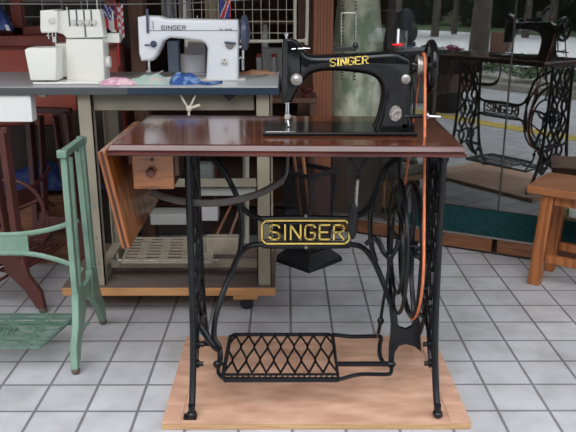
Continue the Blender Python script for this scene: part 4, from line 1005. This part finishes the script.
# storage behind the walnut table, on the dolly side
boxat('grey_bag', 'grey_bag', 186, 164, 213, 187, 2.90, .08, 'grey-green bag behind the left iron legs', 'bag', None, .02)
boxat('white_tray', 'paper', 186, 187.5, 256, 196, 2.885, .09, 'long white tray below the grey-green bag', 'tray')
boxat('paper_stack', 'paper', 150, 214, 200, 225, 2.90, .1, 'white papers stacked behind the drop leaf', 'papers')
boxat('storage_box', 'jar', 197, 206, 218, 221, 2.91, .1, 'small white box behind the left iron legs', 'box')
boxat('storage_box', 'beige_grid', 206, 238, 238, 251, 2.665, .05, 'shallow beige box on the dolly right of the pedal', 'box', DZ+.068)
b = B(); b.tube([P(214, 160, 3.0), P(216, 240, 3.0)], .012, sm=1); tag(b.build('brown_pole', 'maroon'), 'thin reddish pole standing behind the grey-green bag', 'pole')
for k, (a_, c_) in enumerate((((232, 203), (213, 243)), ((240, 208), (226, 246)))):
    b = B(); b.tube([P(*a_, 2.96), P(*c_, 2.90)], .006, sm=1); tag(b.build('brown_stick', 'sill_wood'), ['slanted wooden stick left of the name plate, nearer the iron leg', 'slanted wooden stick left of the name plate, nearer the plate'][k], 'stick', 'sticks on the dolly')
b = B(); b.tube([P(246, 156, 3.1), P(246, 250, 3.1)], .014, sm=1); tag(b.build('cream_pole', 'cream_wire'), 'cream upright pole left of the steel bench leg', 'pole')
# side table with a bowl in the doorway
ST = thing('side_table', 'small dark table with thin legs under the wooden bowl', 'table', (.03, 3.2, 0))
zt2 = P(300, 99, 3.18).z; a, c = P(263, 99, 3.18), P(318, 99, 3.18)
b = B(); b.box((a.x, 3.20, zt2-.022), (c.x, 3.42, zt2)); b.build('tabletop', 'dark_wood', ST, bevel=.003)
for x in (a.x+.02, c.x-.02):
    for y in (3.22, 3.40): b = B(); b.box((x-.011, y-.011, 0), (x+.011, y+.011, zt2-.022)); b.build('leg', 'dark_wood', ST)
q = P(307, 97, 3.18)
b = B(); b.lathe([(.016, 0), (.018, .006), (.012, .012), (.020, .022), (.032, .034), (.034, .044), (.030, .044), (.018, .030), (0, .026)], (q.x, 3.245, zt2), 'z', 24); tag(b.build('wooden_bowl', 'walnut_edge'), 'small turned reddish bowl beside the black machine head', 'bowl')
# umbrella stand
US = thing('umbrella_stand', 'black mesh umbrella stand with square rim behind the name plate', 'umbrella stand', (.10, 3.0, 0))
uc = G(308, 261, .0); 
xfu = Matrix.Translation((uc.x, uc.y, 0)) @ Matrix.Rotation(radians(45), 4, 'Z')
def sq(h, z): return [(h, h, z), (-h, h, z), (-h, -h, z), (h, -h, z)]
b = B(xfu)
A0, A1_, A2_ = sq(.110, .0), sq(.108, .02), sq(.066, .065)
vs = [[b.bm.verts.new(p) for p in r] for r in (A0, A1_, A2_, sq(.056, .05))]
for r1, r2 in zip(vs[:-1], vs[1:]):
    for i in range(4): b.face([r1[i], r1[(i+1) % 4], r2[(i+1) % 4], r2[i]])
b.face(vs[0][::-1]); b.face(vs[-1]); b.build('base', 'dark_plastic', US, bevel=.003)
ht_, hr_ = .415, .083
b = B(xfu); s4 = sq(hr_, ht_)
for i in range(4): b.beam(s4[i], s4[(i+1) % 4], .012, .018)
for p in s4: b.beam((p[0]*.78, p[1]*.78, .06), p, .006, .006, (1, 0, 0))
b.build('rim', 'mesh_black', US)
b = B(xfu); lo, hi_ = sq(.062, .07), sq(hr_-.006, ht_-.006)
for i in range(4):
    q = [lo[i], lo[(i+1) % 4], hi_[(i+1) % 4], hi_[i]]; b.quad(*q)
b.build('mesh_side', 'gauze', US, flat=True)
for k, (p0, p1, m_, lb) in enumerate((((-.02, -.01, .09), (-.075, .01, .58), 'sill_wood', 'brown stick leaning left in the mesh umbrella stand'), ((.02, .01, .09), (-.025, .03, .47), 'orange_wood', 'short orange-brown stick in the mesh umbrella stand'))):
    b = B(); b.tube([V((uc.x, uc.y, 0))+V(p0), V((uc.x, uc.y, 0))+V(p1)], .008, sm=1); tag(b.build('umbrella_shaft', m_), lb, 'stick', 'sticks in the umbrella stand')
# pale column inside the window corner
yc = 3.69
xc0, xc1 = P(334, 60, yc-.09).x, P(388, 60, yc-.09).x; cxm = (xc0+xc1)/2; rc = (xc1-xc0)/2
CO = thing('mottled_column', 'pale green mottled column behind the black machine arm', 'column', (cxm, yc, .06))
b = B(); prof = [(rc*1.08, .06), (rc*1.03, .8), (rc*.93, .95), (rc*.83, 1.05), (rc*.78, 1.15), (rc*.78, 2.6)]; b.lathe(prof, (cxm-.01, yc, 0), 'z', 40); b.build('shaft', 'column', CO)
b = B()
for pxx in (343, 355):
    for k in range(46):
        z = .75+k*.0155; xx = P(pxx, 60, yc-.13).x-cxm+.01
        f = [r for r in prof if r[1] >= z][0][0]; 
        for (ra, za), (rb_, zb_) in zip(prof[:-1], prof[1:]):
            if za <= z <= zb_: f = ra+(rb_-ra)*(z-za)/(zb_-za)
        yy = -sqrt(max(f*f-xx*xx, 1e-5)); b.box((cxm-.01+xx-.006, yc+yy-.003, z), (cxm-.01+xx+.006, yc+yy+.003, z+.005))
b.build('stitch_marks', 'tick', CO)
b = B(); b.box((xc0-.0, yc-.06, .06), (xc1+.0, yc+.16, .52)); tag(b.build('plinth', 'interior'), 'dark display plinth in the window, below the pale column', 'plinth')
bpy.data.objects['mottled_column'].location.z = .52; WL[CO] = V((cxm, yc, .52))
for ch_ in list(C.objects):
    if ch_.parent == CO: ch_.location.z -= .46
for ch_ in list(C.objects):
    if ch_.parent == CO and ch_.name.startswith('shaft'):
        for v_ in ch_.data.vertices:
            if ch_.location.z+v_.co.z+.52 < .52: v_.co.z = -ch_.location.z
# wire loop over the machine (thread hanger in the window)
b = B(); b.tube([P(341, 46, 3.0), P(341, 15, 3.0), P(343, 13, 3.0), P(354, 13, 3.0), P(356, 15, 3.0), P(356, 46, 3.0)], .0035, sm=2)
# (part of the black machine: rear double spool pin)
b.bm.free()
b = B(); yq = 2.03; b.tube([P(341.5, 47, yq), P(341.5, 16, yq), P(343, 13.2, yq), P(354, 13.2, yq), P(356, 16, yq), P(355.5, 45, yq)], .0018, sm=2); b.build('wire_loop', 'nickel', SM)
# things inside the shop window
q = gl(-.42, .35, .06)
b = B(); b.lathe([(.055, 0), (.06, .01), (.04, .09), (.01, .14), (0, .145)], q, 'z', 20); tag(b.build('orange_cone', 'orange_wood'), 'orange-brown cone-shaped ornament low inside the shop window', 'ornament')
hb = refl(403, 29, dist=7.0)  # post added as stand-in for an unidentified dark rounded reflection
BO = thing('standin_post', 'made-up black round-headed post standing in for the dark reflection above the red felt disc', 'standin_post', (hb.x, hb.y, 0))
b = B(); b.ball(hb, .125, 1.0, 1, .95, 20, 14); b.build('head', 'rubber', BO)
b = B(); b.lathe([(.13, 0), (.13, .04), (.09, .06), (.085, hb.z-.14), (.11, hb.z-.12), (.11, hb.z-.09)], (hb.x, hb.y, 0), 'z', 20); b.build('post', 'rubber', BO)
a = G(566, 236, .08); q = gl(1.0, .28, .08)
qa, qb = P(571, 214, 3.16), P(590, 223, 3.16)
b = B(); b.box((qa.x-.07, 3.10, .08), (qb.x+.1, 3.36, qb.z)); tag(b.build('dark_crate', 'interior', bevel=.003), 'dark crate inside the window behind the wooden stool', 'crate')
for k in range(3):
    h3 = (qa.z-qb.z)/3; b = B(); b.box((qa.x+.004*k, 3.12, qb.z+h3*k+.0003), (qb.x, 3.3, qb.z+h3*(k+1)-.001)); tag(b.build('cream_book', 'cream_paper', bevel=.001), ['bottom cream book of the stack beyond the stool', 'middle cream book of the stack beyond the stool', 'top cream book of the stack beyond the stool'][k], 'book', 'cream books behind the stool')
# ================================================================ WOODEN STOOL (bench) right
zs_ = .42
A, D, E = G(527, 185.3, zs_), G(576, 194.5, zs_), G(548, 171.5, zs_)
u = (D-A).normalized(); w = (E-A)-u*(E-A).dot(u); wid = w.length; w.normalize(); ang = radians(-36); u = V((cos(ang), sin(ang), 0)); wid = .28
print('stool ang', math.degrees(ang), 'width', wid, 'A', A)
xs_ = Matrix.Translation((A.x, A.y, 0)) @ Matrix.Rotation(ang, 4, 'Z')
Lb = .62
SB = thing('wooden_stool', 'orange-brown wooden bench stool standing against the shop window at right', 'stool', A.xy.to_3d())
b = B(xs_); b.box((0, 0, zs_-.032), (Lb, wid, zs_)); b.build('seat', 'stool_top', SB, bevel=.004, seg=3)
for x in (.055, Lb-.10):
    for y in (.02, wid-.07):
        b = B(xs_)
        dx = -.022 if x < .3 else .022
        v1 = [(x, y, zs_-.0325), (x+.048, y, zs_-.0325), (x+.048, y+.048, zs_-.0325), (x, y+.048, zs_-.0325)]; v0 = [(p[0]+dx, p[1], 0) for p in v1]
        a_ = [b.bm.verts.new(p) for p in v0]; c_ = [b.bm.verts.new(p) for p in v1]; b.face(a_[::-1]); b.face(c_)
        for i in range(4): b.face([a_[i], a_[(i+1) % 4], c_[(i+1) % 4], c_[i]])
        b.build('leg', 'stool_wood', SB, bevel=.003)
b = B(xs_); b.box((.103, .034, zs_-.075), (Lb-.10, .052, zs_-.033)); b.build('apron', 'stool_wood', SB, bevel=.002)
b = B(xs_); b.box((.09, .036, .10), (Lb-.09, .056, .135)); b.build('stretcher', 'stool_wood', SB, bevel=.002)
b = B(xs_); b.box((.09, wid-.055, .10), (Lb-.09, wid-.035, .135)); b.build('stretcher', 'stool_wood', SB, bevel=.002)

# ================================================================ LIGHT
w = bpy.data.worlds.new('sky'); bpy.context.scene.world = w; w.use_nodes = True
nt = w.node_tree; bg = nt.nodes['Background']
tc = nt.nodes.new('ShaderNodeTexCoord'); sep = nt.nodes.new('ShaderNodeSeparateXYZ'); rp = nt.nodes.new('ShaderNodeValToRGB')
nt.links.new(tc.outputs['Generated'], sep.inputs[0]); nt.links.new(sep.outputs['Z'], rp.inputs['Fac'])
rp.color_ramp.elements[0].color = (.42, .45, .50, 1); rp.color_ramp.elements[1].color = (1.75, 1.85, 2.05, 1); rp.color_ramp.elements[1].position = .9
q_ = rp.color_ramp.elements.new(.35); q_.color = (.85, .90, 1.0, 1)
nt.links.new(rp.outputs['Color'], bg.inputs['Color']); bg.inputs['Strength'].default_value = 1.0
sc = bpy.context.scene
# soft high sun through thin cloud, from the street side
sl = bpy.data.lights.new('sun', 'SUN'); sl.energy = .8; sl.angle = radians(40); sl.color = (1, .97, .92)
so = bpy.data.objects.new('sun', sl); C.objects.link(so); so.rotation_euler = (radians(38), radians(-12), 0)
so.location = (0, -5, 8)
sc.view_settings.view_transform = 'Standard'; sc.view_settings.look = 'None'; sc.view_settings.gamma = 1; sc.view_settings.exposure = .84
sc.view_settings.use_curve_mapping = False
